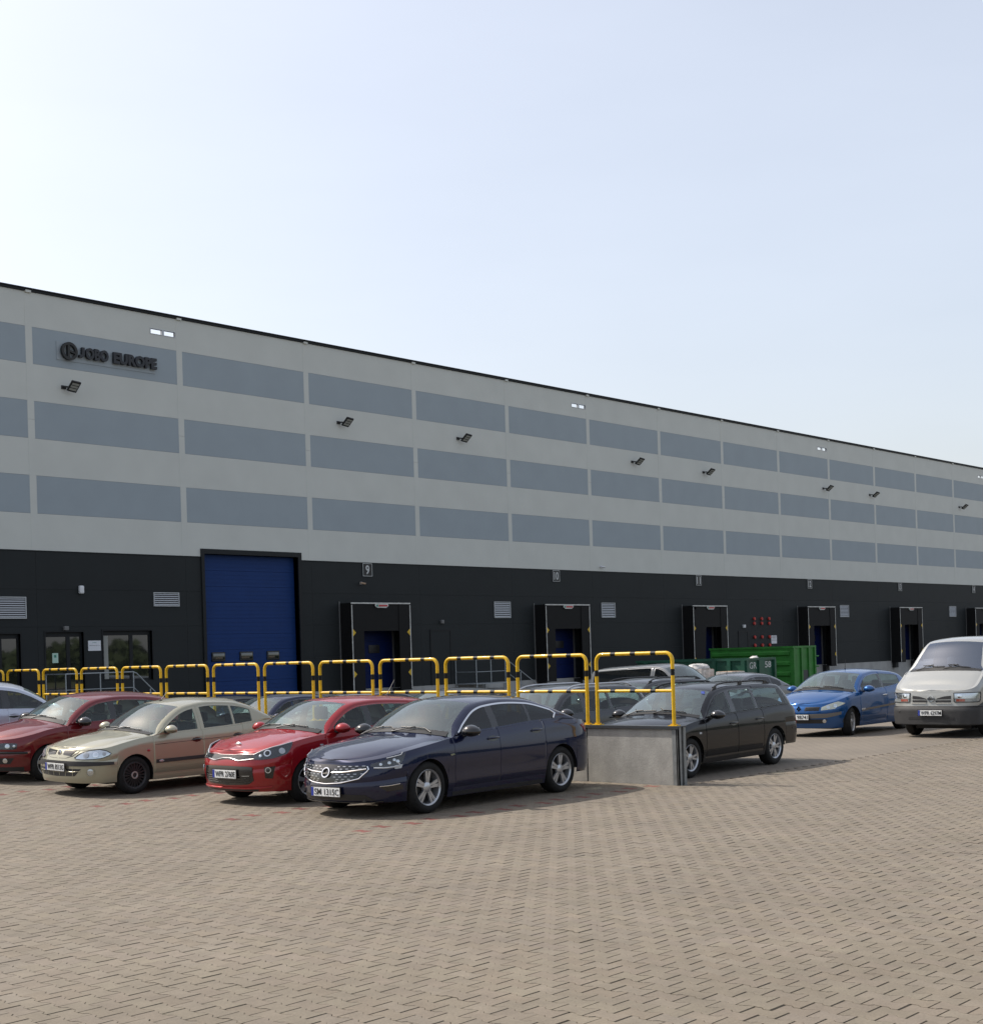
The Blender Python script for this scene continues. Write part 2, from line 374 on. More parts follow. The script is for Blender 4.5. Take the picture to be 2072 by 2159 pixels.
def far_paving_mat():
    """paving too far away to tell the pavers apart: rows of joints as fine relief, dark in the joints"""
    m = bpy.data.materials.new('far_paving'); m.use_nodes = True
    n = m.node_tree; b = n.nodes['Principled BSDF']; L = n.links.new
    ge = n.nodes.new('ShaderNodeNewGeometry')
    br = n.nodes.new('ShaderNodeTexBrick'); br.offset = 0.5; br.inputs['Scale'].default_value = 1.0
    br.inputs['Mortar Size'].default_value = 0.009; br.inputs['Brick Width'].default_value = PL; br.inputs['Row Height'].default_value = PU
    br.inputs['Color1'].default_value = (0.168, 0.142, 0.110, 1); br.inputs['Color2'].default_value = (0.155, 0.131, 0.101, 1); br.inputs['Mortar'].default_value = (0.085, 0.073, 0.06, 1)
    sw = n.nodes.new('ShaderNodeSeparateXYZ'); cb = n.nodes.new('ShaderNodeCombineXYZ')
    L(ge.outputs['Position'], sw.inputs[0]); L(sw.outputs[1], cb.inputs[0]); L(sw.outputs[0], cb.inputs[1]); L(cb.outputs[0], br.inputs['Vector'])
    big = n.nodes.new('ShaderNodeTexNoise'); big.inputs['Scale'].default_value = 0.55; big.inputs['Detail'].default_value = 5
    L(ge.outputs['Position'], big.inputs['Vector'])
    mr = n.nodes.new('ShaderNodeMapRange'); mr.inputs[1].default_value = 0.3; mr.inputs[2].default_value = 0.7; mr.inputs[3].default_value = 0.82; mr.inputs[4].default_value = 1.1
    L(big.outputs['Fac'], mr.inputs[0])
    mx = n.nodes.new('ShaderNodeMix'); mx.data_type = 'RGBA'; mx.blend_type = 'MULTIPLY'; mx.inputs[0].default_value = 1
    L(br.outputs['Color'], mx.inputs[6]); L(mr.outputs[0], mx.inputs[7]); L(mx.outputs[2], b.inputs['Base Color'])
    b.inputs['Roughness'].default_value = 0.85
    return m
M['far_paving'] = far_paving_mat()
M['sand'] = mat('joint_sand', (0.128, 0.108, 0.083), 0.95, noise=0.2, nscale=12)

WU = 17.29            # retaining wall line
WEND = 11.86          # its near end
YZ = -0.5             # level of the yard at the docks
def yard_z(u, v):
    w = 0.55 + 0.45 * min(1.0, max(0.0, (u - 20) / 16))
    return YZ * w * min(1.0, max(0.0, (v - 14) / 16)) ** 1.5

def lot_z(v):
    if v <= 16: return 0.0
    return 0.0028 * (v - 16) ** 2 if v < 25 else 0.2268 + 0.03 * (v - 25)

def in_paved(u, v):
    X = u * math.sin(TH) - v * math.cos(TH); Z = u * math.cos(TH) + v * math.sin(TH)
    if not (5.2 < Z < 35): return False
    if not (-0.36 * Z - 2.2 < X < 0.36 * Z + 3.4): return False
    return (u < WU - 0.12) if v > WEND - 0.05 else True

def build_ground():
    B = 500
    g = MB()
    ls = [-B, 16] + [16 + 0.5 * k for k in range(1, 19)] + [30, 45]
    for a, c in zip(ls[:-1], ls[1:]):
        za, zc = lot_z(a) - 0.016, lot_z(c) - 0.016
        g.add([(-B, a, za), (WU, a, za), (WU, c, zc), (-B, c, zc)], [(0, 1, 2, 3)])
    g.add([(-B, 45, lot_z(45) - 0.016), (WU, 45, lot_z(45) - 0.016), (WU, B, lot_z(45) - 0.016), (-B, B, lot_z(45) - 0.016)], [(0, 1, 2, 3)])
    vs = [-B, 14] + [14 + k for k in range(1, 17)] + [B]; us_ = [WU, 20, 24, 28, 32, 36, B]
    for a, c in zip(vs[:-1], vs[1:]):
        for e, f in zip(us_[:-1], us_[1:]):
            g.add([(e, a, yard_z(e, a) - 0.016), (f, a, yard_z(f, a) - 0.016), (f, c, yard_z(f, c) - 0.016), (e, c, yard_z(e, c) - 0.016)], [(0, 1, 2, 3)])
    o = g.build('pavement', M['far_paving'], fix=False); tag(o, kind='structure')
    # pavers: columns along v, neighbours shifted by half a length, interlocking I shapes
    G = 0.0022; c1 = 0.0055
    def outline(sd, en):
        w, nn, l = PW - sd, Pn - sd, PL / 2 - en
        r = [(w, l), (w, 0.0705 - sd * 0.3), (nn, 0.0435 - sd * 0.3)]
        pts = r + [(nn, -r[2][1]), (w, -r[1][1]), (w, -l)]
        pts += [(-x, y) for x, y in pts[::-1]]
        return pts
    po, pi = outline(0.0007, 0.0030), outline(0.0030, 0.0062)
    n = len(po)
    baseV = np.array([(x, y, -0.0125 if abs(y) > 0.1 else -0.0022) for x, y in po] + [(x, y, 0) for x, y in pi])
    baseF = [tuple(range(n, 2 * n))[::-1]] + [(i, n + i, n + (i + 1) % n, (i + 1) % n) for i in range(n)]
    baseF = [f[::-1] for f in baseF]
    # sand bed under the pavers
    cells = []
    for iu in range(int(-8 / PU), int(42 / PU)):
        u = iu * PU
        for iv in range(int(-24 / PL), int(36 / PL)):
            v = iv * PL + (PL / 2 if iu % 2 else 0)
            if in_paved(u, v): cells.append((u, v, iu))
    reds = set()
    for vl, u0, u1 in ((12.25, 10.9, 17.0), (14.77, 10.85, 17.0), (17.80, 11.1, 17.0), (20.6, 11.1, 17.0), (23.2, 11.1, 17)):
        best = {}
        for k, (u, v, iu) in enumerate(cells):
            if u0 <= u <= u1 and iu % 3 == 0 and abs(v - vl) < 0.16:
                if iu not in best or abs(v - vl) < best[iu][0]: best[iu] = (abs(v - vl), k)
        reds |= {k for _, k in best.values()}
    def tone(k):
        if k in reds: c = np.array([0.155, 0.052, 0.042]) * rng.uniform(0.8, 1.1)
        else:
            c = np.array([0.161, 0.136, 0.104]) * rng.uniform(0.94, 1.06)
            c[0] *= rng.uniform(0.985, 1.02); c[2] *= rng.uniform(0.97, 1.03)
        return c
    def set_tone(me, cols):
        at = me.color_attributes.new('tone', 'FLOAT_COLOR', 'POINT')
        at.data.foreach_set('color', np.asarray(cols, dtype=np.float32).ravel())
    Zd = [u * math.cos(TH) + v * math.sin(TH) for u, v, _ in cells]
    def seen(u, v):
        X = u * math.sin(TH) - v * math.cos(TH); Z = u * math.cos(TH) + v * math.sin(TH)
        px = 1036 + 2966.3 * X / Z; py = 1377 + 2966.3 * CAMH / Z - 0.0304 * (px - 1036)
        return 25 < px < 2047 and py < 2140
    order = [k for k in sorted(range(len(cells)), key=lambda k: Zd[k]) if seen(cells[k][0], cells[k][1])][:300]
    single = set(order)
    rest = [k for k in range(len(cells)) if k not in single]
    NV = len(baseV)
    V = np.zeros((len(rest) * NV, 3)); Cc = np.ones((len(rest) * NV, 4)); Fc = []
    for q, k in enumerate(rest):
        u, v, _ = cells[k]
        t = rng.normal(0, 0.004, 2); dz = rng.normal(0, 0.0009)
        W = baseV.copy(); W[:, 2] += W[:, 0] * t[0] + W[:, 1] * (t[1] + (0.0056 * (v - 16) if 16 < v < 25 else 0)) + dz + (lot_z(v) if u < WU else 0)
        W[:, 0] += u + rng.normal(0, 0.0006); W[:, 1] += v + rng.normal(0, 0.0018)
        V[q * NV:(q + 1) * NV] = W; Cc[q * NV:(q + 1) * NV, :3] = tone(k)
        Fc += [tuple(i + q * NV for i in f) for f in baseF]
    me = mesh('paver_field', V, Fc, M['paver']); set_tone(me, Cc)
    p = link('paver_field', me, o); tag(p, kind='stuff')
    variants = []
    for i in range(8):
        me = mesh('paver', baseV, baseF, M['paver'])
        c = np.ones((NV, 4)); c[:, :3] = tone(-1); set_tone(me, c); variants.append(me)
    for k in order:
        u, v, _ = cells[k]
        ob = link('paver', variants[int(rng.integers(8))], o, (u, v, rng.normal(0, 0.0009)))
        ob.rotation_euler = (rng.normal(0, 0.004), rng.normal(0, 0.004), 0)
    # bed of sand showing in the joints, just above the sheet
    s = MB()
    us = np.arange(-10, 43, 0.5); vs2 = np.arange(-25, 37, 0.5)
    for a in us:
        for c in vs2:
            ok = [in_paved(a + du, c + dv) for du in (0, 0.5) for dv in (0, 0.5)]
            if all(ok):
                z0, z1 = (lot_z(c) - 0.0125, lot_z(c + 0.5) - 0.0125) if a < WU - 0.5 else (-0.0125, -0.0125)
                s.add([(a, c, z0), (a + 0.5, c, z0), (a + 0.5, c + 0.5, z1), (a, c + 0.5, z1)], [(0, 1, 2, 3)])
    b = s.build('joint_sand', M['sand'], o, fix=False); tag(b, kind='stuff')
build_ground()

# ------------------------------------------------------------------ warehouse
FV = 42.48                 # front plane of the cladding
J0 = 24.62; BAY = 6.0
JT = [J0 + BAY * k for k in range(-3, 17)]
WX0, WX1 = JT[0], JT[-1]
HB = (24.6, FV, YZ)
WH = empty('warehouse', HB, label='long warehouse with grey striped cladding above an anthracite base and loading docks', cat='building')
def wb(mb, name, m, parent=None, smooth=None, kind=None):
    o = mb.build(name, m, parent or WH, smooth, off=HB)
    if kind: o['kind'] = kind
    return o
BANDS = [(5.90, 7.145, 'light'), (7.145, 8.41, 'blue'), (8.41, 9.645, 'light'), (9.645, 10.895, 'blue'), (10.895, 12.135, 'light'), (12.135, 13.365, 'blue'), (13.365, 14.52, 'light')]
DROWS = [0.735, 2.08, 3.36, 4.62, 5.90]
SCUP = [(29.42, 30.45, 13.85, 14.02), (53.40, 54.46, 13.85, 14.02), (77.30, 78.40, 13.85, 14.02), (101.0, 102.1, 13.85, 14.02)]
BIGDOOR = (31.43, 35.90, YZ, 6.02)
OPEN = [BIGDOOR, (22.2, 23.98, 0.76, 3.14), (24.90, 26.33, 0.76, 3.18), (27.10, 29.08, 1.46, 3.21)]
DOCKS = [38.03, 50.14, 62.27, 74.33, 86.28, 98.2]
for d in DOCKS: OPEN.append((d + 0.28, d + 3.02, 0.735, 3.95))
HOLES = OPEN + SCUP

def rects_minus(x0, x1, z0, z1, holes):
    hs = [h for h in holes if h[0] < x1 and h[1] > x0 and h[2] < z1 and h[3] > z0]
    if not hs: return [(x0, x1, z0, z1)]
    xs = sorted({x0, x1} | {min(max(h[k], x0), x1) for h in hs for k in (0, 1)})
    zs = sorted({z0, z1} | {min(max(h[k], z0), z1) for h in hs for k in (2, 3)})
    out = []
    for a, b in zip(xs[:-1], xs[1:]):
        for c, d in zip(zs[:-1], zs[1:]):
            mx, mz = (a + b) / 2, (c + d) / 2
            if not any(h[0] < mx < h[1] and h[2] < mz < h[3] for h in hs): out.append((a, b, c, d))
    return out

def frontplate(mb, x0, x1, z0, z1, y0=FV, y1=FV + 0.05, holes=HOLES):
    for a, b, c, d in rects_minus(x0, x1, z0, z1, holes): mb.box(a, b, y0, y1, c, d)
    return mb

# structural wall behind the cladding, roof deck and the other walls
core = MB()
for a, b, c, d in rects_minus(WX0, WX1, YZ - 0.3, 13.40, HOLES): core.box(a, b, FV + 0.055, FV + 0.30, c, d)
for a, b, c, d in rects_minus(WX0, WX1, 13.40, 14.46, HOLES): core.box(a, b, FV + 0.055, FV + 0.075, c, d)
wb(core, 'wall', M['core'])
o = MB().box(WX0, WX1, FV + 0.30, FV + 58, 13.1, 13.4); wb(o, 'roof', M['trim'])
o = MB().box(WX0 - 0.3, WX0, FV, FV + 58, YZ - 0.3, 14.46); o.box(WX1, WX1 + 0.3, FV, FV + 58, YZ - 0.3, 14.46); o.box(WX0 - 0.3, WX1 + 0.3, FV + 58, FV + 58.3, YZ - 0.3, 14.46)
wb(o, 'rear_wall', M['core'])
g = 0.006
for k in range(len(JT) - 1):
    a, b = JT[k], JT[k + 1]
    for z0, z1, kind in BANDS:
        if kind == 'blue':
            wb(frontplate(MB(), a + 0.125, b - 0.125, z0 + g / 2, z1 - g / 2), 'blue_grey_panel', M['blue_panel'])
        else:
            wb(frontplate(MB(), a + 0.125, b - 0.125, z0 + g / 2, z1 - g / 2), 'light_panel', M['light_panel'])
    for z0, z1 in zip(DROWS[:-1], DROWS[1:]):
        rs = rects_minus(a + g / 2, b - g / 2, z0 + g / 2, z1 - g / 2, HOLES)
        while rs:                                   # every connected piece of a panel is its own object
            grp = [rs.pop(0)]; grow = True
            while grow:
                grow = False
                for r_ in list(rs):
                    if any((abs(r_[0] - t_[1]) < 1e-6 or abs(r_[1] - t_[0]) < 1e-6) and min(r_[3], t_[3]) - max(r_[2], t_[2]) > 1e-6 or (abs(r_[2] - t_[3]) < 1e-6 or abs(r_[3] - t_[2]) < 1e-6) and min(r_[1], t_[1]) - max(r_[0], t_[0]) > 1e-6 for t_ in grp):
                        grp.append(r_); rs.remove(r_); grow = True
            pm_ = MB()
            for r_ in grp: pm_.box(r_[0], r_[1], FV, FV + 0.05, r_[2], r_[3])
            wb(pm_, 'dark_panel', M['dark_panel'])
for j in JT:
    wb(MB().box(j - 0.125, j + 0.125, FV - 0.004, FV + 0.05, 5.905, 10.27), 'pilaster_strip', M['light_panel'])
    wb(MB().box(j - 0.125, j + 0.125, FV - 0.004, FV + 0.05, 10.276, 14.53), 'pilaster_strip', M['light_panel'])
    wb(MB().box(j - 0.10, j + 0.10, FV - 0.066, FV - 0.005, 14.49, 14.565), 'pilaster_cap', M['light_panel'])
tr = MB().box(WX0 - 0.3, WX1 + 0.3, FV - 0.06, FV + 0.36, 14.54, 14.595)
tr.box(WX0 - 0.3, WX1 + 0.3, FV - 0.09, FV + 0.40, 14.600, 14.640)
wb(tr, 'roof_trim', M['trim'])
wb(MB().box(WX0, 31.28, FV - 0.018, FV - 0.002, 5.885, 5.915).box(36.08, WX1, FV - 0.018, FV - 0.002, 5.885, 5.915), 'drip_flashing', M['trim'])
# concrete plinth, one precast length per bay
for k in range(len(JT) - 1):
    a, b = JT[k], JT[k + 1]
    wb(frontplate(MB(), a + 0.006, b - 0.006, YZ - 0.2, 0.728, FV + 0.01, FV + 0.056), 'plinth_panel', M['plinth'])
# overflow openings through the parapet
for a, b, c, d in SCUP:
    m = MB(); t = 0.02
    m.box(a - t, b + t, FV - 0.012, FV + 0.08, d, d + t); m.box(a - t, b + t, FV - 0.012, FV + 0.08, c - t, c)
    m.box(a - t, a, FV - 0.012, FV + 0.08, c, d); m.box(b, b + t, FV - 0.012, FV + 0.08, c, d); m.box((a + b) / 2 - 0.05, (a + b) / 2 + 0.05, FV - 0.01, FV + 0.08, c, d)
    wb(m, 'overflow_frame', M['alu'])
# big sectional door
fr = empty('sectional_door', (0, 0, 0), parent=WH)
fr = wb(MB().box(31.29, 31.43, FV - 0.06, FV + 0.34, YZ, 6.02).box(35.90, 36.07, FV - 0.06, FV + 0.34, YZ, 6.02).box(31.29, 36.07, FV - 0.06, FV + 0.34, 6.02, 6.20), 'door_frame', M['trim'])
bpy.data.objects.remove(bpy.data.objects['sectional_door'])
zz = np.linspace(YZ, 6.02, 12)
WINZ = (2.04, 2.38)
for k, (a, b) in enumerate(zip(zz[:-1], zz[1:])):
    o = MB(); o.box(31.43, 35.90, FV + 0.24, FV + 0.30, a + 0.004, b - 0.004)
    for r in range(1, 4): o.box(31.43, 35.90, FV + 0.232, FV + 0.24, a + (b - a) * r / 4 - 0.012, a + (b - a) * r / 4 + 0.012)
    wb(o, 'door_panel', M['blue_door'], fr)
for a, b in ((31.82, 32.44), (33.12, 33.75), (34.42, 35.03)):
    w = MB().rbox(a, b, FV + 0.19, FV + 0.25, WINZ[0] - 0.01, WINZ[1], 0.028, 3); w = wb(w, 'door_window', M['plastic'], fr, 40)
    q = MB().rbox(a + 0.05, b - 0.05, FV + 0.182, FV + 0.20, WINZ[0] + 0.05, WINZ[1] - 0.05, 0.008, 2)
    wb(q, 'window_pane', M['office_glass'], fr, 40)
# entrance doors and window
def glazed(name, x0, x1, z0, z1, divs, t=0.06):
    f = MB(); y0, y1 = FV + 0.10, FV + 0.16
    f.box(x0, x0 + t, y0, y1, z0, z1); f.box(x1 - t, x1, y0, y1, z0, z1); f.box(x0 + t, x1 - t, y0, y1, z1 - t * 2.6, z1); f.box(x0 + t, x1 - t, y0, y1, z0, z0 + t)
    xs = [x0 + t] + divs + [x1 - t]
    for d in divs: f.box(d - 0.07, d + 0.07, y0, y1, z0 + t, z1 - t * 2.6)
    fo = wb(f, name, M['trim'])
    for a, b in zip(xs[:-1], xs[1:]):
        aa = a + (0.07 if a != xs[0] else 0); bb = b - (0.07 if b != xs[-1] else 0)
        wb(MB().box(aa, bb, FV + 0.125, FV + 0.14, z0 + t, z1 - t * 2.6), 'pane', M['office_glass'], fo)
    rv = MB(); rv.box(x0 - 0.05, x0, FV - 0.02, FV + 0.16, z0, z1 + 0.05); rv.box(x1, x1 + 0.05, FV - 0.02, FV + 0.16, z0, z1 + 0.05); rv.box(x0, x1, FV - 0.02, FV + 0.16, z1, z1 + 0.05)
    wb(rv, 'surround', M['trim'], fo)
    return fo
glazed('glass_door', 22.2, 23.98, 0.76, 3.14, [23.30])
gd = glazed('entrance_door', 24.90, 26.33, 0.76, 3.18, [25.80])
wn = glazed('office_window', 27.10, 29.08, 1.46, 3.21, [28.28])
wb(MB().box(27.17, 27.36, FV + 0.118, FV + 0.122, 1.54, 3.04), 'blind', mat('roller_blind', (0.28, 0.29, 0.27), 0.7), wn)
wb(MB().box(25.20, 25.42, FV + 0.112, FV + 0.122, 2.15, 2.48), 'notice', mat('pale_green_paper', (0.42, 0.6, 0.52), 0.6), gd)
wb(MB().box(25.27, 25.35, FV + 0.108, FV + 0.112, 2.33, 2.42), 'notice_mark', M['green_letter'], gd)
# plain steel doors
for a, b, zt in ((43.16, 44.46, 3.13), (67.72, 68.74, 2.86)):
    d = wb(MB().box(a, a + 0.07, FV - 0.03, FV - 0.002, 0.74, zt).box(b - 0.07, b, FV - 0.03, FV - 0.002, 0.74, zt).box(a + 0.07, b - 0.07, FV - 0.03, FV - 0.002, zt - 0.07, zt), 'steel_door', M['trim'])
    wb(MB().box(a + 0.075, b - 0.075, FV - 0.016, FV - 0.003, 0.74, zt - 0.075), 'door_leaf', M['dark_panel'], d)
    wb(MB().box(a + 0.15, a + 0.27, FV - 0.05, FV - 0.017, 1.76, 1.79), 'handle', M['alu'], d)
# louvred vents
def louvre(x0, x1, z0, z1, n):
    f = MB(); y0, y1 = FV - 0.045, FV - 0.002; t = 0.03
    f.box(x0, x0 + t, y0, y1, z0, z1); f.box(x1 - t, x1, y0, y1, z0, z1); f.box(x0 + t, x1 - t, y0, y1, z1 - t, z1); f.box(x0 + t, x1 - t, y0, y1, z0, z0 + t)
    fo = wb(f, 'vent', M['alu'])
    wb(MB().box(x0 + t, x1 - t, FV - 0.006, FV - 0.002, z0 + t, z1 - t), 'vent_shade_plate', M['vent_dark'], fo)  # black plate painted as the darkness behind the slats
    h = (z1 - z0 - 2 * t) / n
    for k in range(n):
        z = z0 + t + h * (k + 0.5)
        s = MB().add([(x0 + t, FV - 0.04, z - h * 0.30), (x1 - t, FV - 0.04, z - h * 0.30), (x1 - t, FV - 0.012, z + h * 0.22), (x0 + t, FV - 0.012, z + h * 0.22),
                      (x0 + t, FV - 0.036, z - h * 0.38), (x1 - t, FV - 0.036, z - h * 0.38), (x1 - t, FV - 0.016, z + h * 0.22), (x0 + t, FV - 0.016, z + h * 0.22)],
                     [(0, 1, 2, 3), (7, 6, 5, 4), (0, 4, 5, 1), (1, 5, 6, 2), (2, 6, 7, 3), (3, 7, 4, 0)])
        wb(s, 'slat', M['alu'], fo)
louvre(22.5, 24.22, 3.64, 4.36, 9); louvre(29.19, 30.28, 4.07, 4.57, 6)
for x in (47.33, 55.25, 79.5, 95.35): louvre(x, x + 1.11, 3.62, 4.36, 8)
# dock shelters
NOSHADE = None
for n_, d in enumerate(DOCKS):
    y = FV - 0.70
    f = MB()
    f.box(d, d + 0.06, y + 0.02, FV - 0.03, 0.62, 4.22); f.box(d + 3.24, d + 3.30, y + 0.02, FV - 0.03, 0.62, 4.22); f.box(d + 0.06, d + 3.24, y + 0.02, FV - 0.03, 4.16, 4.22)
    sh = wb(f, 'dock_shelter', M['curtain'])
    if n_ == 2:      # left curtain hangs askew
        fl = MB().prism([(d + 0.05, y, 0.62), (d + 1.02, y, 0.62), (d + 1.20, y, 3.1), (d + 0.05, y, 4.16)], (0, 0.018, 0))
    else:
        fl = MB().box(d + 0.05, d + 0.66, y, y + 0.018, 0.62, 4.16)
    wb(fl, 'side_curtain', M['curtain'], sh)
    wb(MB().box(d + 2.64, d + 3.25, y, y + 0.018, 0.62, 4.16), 'side_curtain', M['curtain'], sh)
    wb(MB().box(d + 0.3, d + 3.0, y + 0.022, y + 0.036, 3.08, 4.16), 'top_curtain', M['curtain'], sh)
    wb(MB().box(d - 0.005, d + 3.305, y - 0.02, y + 0.03, 4.18, 4.235), 'edge_strip', M['white_strip'], sh)
    for xx in (d - 0.005, d + 3.255): wb(MB().box(xx, xx + 0.045, y - 0.012, y - 0.001, 0.66, 4.14), 'edge_strip', M['white_strip'], sh)
    wb(MB().box(d - 0.05, d - 0.005, FV - 0.03, FV - 0.004, 0.74, 4.30), 'wall_strip', M['grey_strip'], sh)
    wb(MB().box(d + 3.31, d + 3.355, FV - 0.03, FV - 0.004, 0.74, 4.30), 'wall_strip', M['grey_strip'], sh)
    for zc in (3.02, 1.35):
        for sx, x in ((1, d + 0.045), (-1, d + 3.25)):
            wb(MB().prism([(x, y - 0.006, zc - 0.15), (x, y - 0.006, zc + 0.15), (x + sx * 0.17, y - 0.006, zc)], (0, 0.004, 0)), 'marker', M['yellow_mark'], sh)
    wb(MB().prism([(d + 1.28, y - 0.03, 4.20), (d + 2.02, y - 0.03, 4.20), (d + 2.02, y - 0.03, 4.09), (d + 1.90, y - 0.03, 4.02), (d + 1.42, y - 0.03, 4.02), (d + 1.28, y - 0.03, 4.09)], (0, 0.008, 0)), 'maker_label', M['white_strip'], sh)
    wb(MB().box(d + 1.34, d + 1.45, y - 0.034, y - 0.030, 4.07, 4.15), 'maker_mark', M['green_letter'], sh)
    wb(MB().box(d + 1.48, d + 1.97, y - 0.034, y - 0.030, 4.075, 4.145), 'maker_mark', M['red_letter'], sh)
    # door leaf deep behind the curtains
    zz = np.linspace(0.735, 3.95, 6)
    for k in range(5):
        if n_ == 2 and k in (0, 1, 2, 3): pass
        wb(MB().box(d + 0.28, d + 3.02, FV + 0.16, FV + 0.22, zz[k] + 0.004, zz[k + 1] - 0.004), 'dock_door_panel', M['dock_blue_shaded'], sh)
    for xx in (0.62, 1.66):
        wb(MB().rbox(d + xx, d + xx + 0.62, FV + 0.13, FV + 0.165, 2.18, 2.52, 0.015, 2), 'dock_door_window', M['plastic'], sh, 40)
    for xx in (0.12, 2.82):
        wb(MB().box(d + xx, d + xx + 0.36, FV - 0.26, FV + 0.005, 0.28, 0.70), 'dock_bumper', M['black_rubber'], sh)
# small fittings on the wall that belong to it
wb(MB().rbox(25.56, 25.73, FV - 0.11, FV - 0.002, 3.24, 3.38, 0.015), 'door_sensor', M['grey_strip'], None, 40)
wb(MB().rbox(43.80, 43.96, FV - 0.12, FV - 0.002, 3.38, 3.54, 0.015), 'door_lamp', M['grey_strip'], None, 40)
wb(MB().rbox(68.18, 68.36, FV - 0.12, FV - 0.002, 3.03, 3.2, 0.015), 'door_lamp', M['lamp_glow'], None, 40)
wb(MB().rbox(26.18, 26.35, FV - 0.14, FV - 0.002, 4.48, 4.76, 0.05, 3), 'wall_lamp', M['lamp_glow'], None, 40)
# sprinkler inlets: three columns of red couplings
for zc in (3.53, 3.27, 2.49, 2.02):
    for xc in (69.38, 70.18, 70.98):
        wb(MB().lathe([(0.0, FV - 0.10), (0.085, FV - 0.10), (0.10, FV - 0.04), (0.06, FV - 0.03), (0.06, FV - 0.002)], (xc, 0, zc), 'y', 14), 'fire_coupling', M['red_paint'], None, 40)
# ------------------------------------------------------------------ signs and lamps fixed to the facade
RT, UP = (1, 0, 0), (0, 0, 1)
for num, x, side in ((9, 39.60, 'above the dock right of the blue door'), (10, 51.80, 'above the second dock from the left'), (11, 63.88, 'above the dock with the torn curtain'),
                     (12, 75.82, 'above the dock right of the red couplings'), (13, 87.80, 'above the dock behind the silver van'), (14, 99.6, 'above the rightmost dock')):
    s = empty('dock_number_sign', (x, FV - 0.03, 5.35), label='black dock number %d sign with white frame %s' % (num, side), cat='sign', group='dock number signs')
    MB().box(-0.26, 0.26, 0.0, 0.026, 0, 0.53).build('board', M['ink'], s)
    MB().box(-0.26, 0.26, -0.006, 0.0, 0.512, 0.53).box(-0.26, 0.26, -0.006, 0.0, 0, 0.018).box(-0.26, -0.242, -0.006, 0.0, 0.018, 0.512).box(0.242, 0.26, -0.006, 0.0, 0.018, 0.512).build('frame', M['white_letter'], s)
    put_text('number', str(num), 0.21 if num < 10 else 0.33, 0.38, (0, -0.004, 0.265), RT, UP, M['white_letter'], s, 0.004, 0.02)

lg = empty('company_sign', (25.63, FV - 0.06, 12.40), label='dark raised JOBO EUROPE lettering with round emblem on pale backing', cat='sign')
MB().box(0, 3.92, 0.040, 0.056, 0.0, 0.63).build('backing', mat('sign_backing', (0.30, 0.345, 0.375), 0.45), lg)
em = MB().lathe([(0.305, 0.0), (0.305, -0.10), (0.215, -0.10), (0.215, 0.0)], (0.42, 0.0, 0.315), 'y', 40)
em.box(0.345, 0.425, -0.095, 0.0, 0.08, 0.55)
em.prism([(0.425, -0.095, 0.37), (0.62, -0.095, 0.31), (0.62, -0.095, 0.235), (0.425, -0.095, 0.295)], (0, 0.095, 0))
em.build('emblem', M['ink'], lg, 40)
M['sign_letter'] = mat('sign_letter', (0.016, 0.018, 0.024), 0.5)
V, Fc = text_mesh('OBO', 0.90, 0.40, 0.10, 0.05)
link('lettering', mesh('lettering', [(1.49 + v[0], -0.045 - v[2], 0.33 + v[1]) for v in V], Fc, M['sign_letter']), lg)
MB().prism([(1.0, -0.095, 0.51), (1.0, -0.095, 0.27), (0.97, -0.095, 0.20), (0.90, -0.095, 0.16), (0.80, -0.095, 0.16), (0.78, -0.095, 0.24), (0.87, -0.095, 0.25), (0.895, -0.095, 0.29), (0.895, -0.095, 0.51)], (0, 0.10, 0)).build('lettering', M['sign_letter'], lg)
V, Fc = text_mesh('EUROPE', 1.78, 0.40, 0.10, 0.05)
link('lettering', mesh('lettering', [(3.03 + v[0], -0.045 - v[2], 0.33 + v[1]) for v in V], Fc, M['sign_letter']), lg)

pl = empty('name_plate', (26.5, FV - 0.02, 2.53), label='small white name plate between entrance door and window', cat='sign')
MB().box(0, 0.49, 0, 0.018, 0, 0.35).build('board', M['white_sign'], pl)
put_text('print', 'JOBO', 0.16, 0.04, (0.24, -0.001, 0.28), RT, UP, M['green_letter'], pl, 0.002)
put_text('print', 'JOBO Europe Sp. z o.o.', 0.42, 0.035, (0.245, -0.001, 0.18), RT, UP, M['ink'], pl, 0.002)
bd = empty('notice_board', (71.23, FV - 0.02, 2.09), label='pale rectangular notice board beside red sprinkler couplings', cat='sign')
MB().box(0, 0.6, 0, 0.018, 0, 0.47).build('board', M['white_sign'], bd)
MB().box(0.05, 0.55, -0.003, 0, 0.36, 0.40).box(0.05, 0.5, -0.003, 0, 0.26, 0.28).box(0.05, 0.52, -0.003, 0, 0.18, 0.20).build('print', M['grey_strip'], bd)

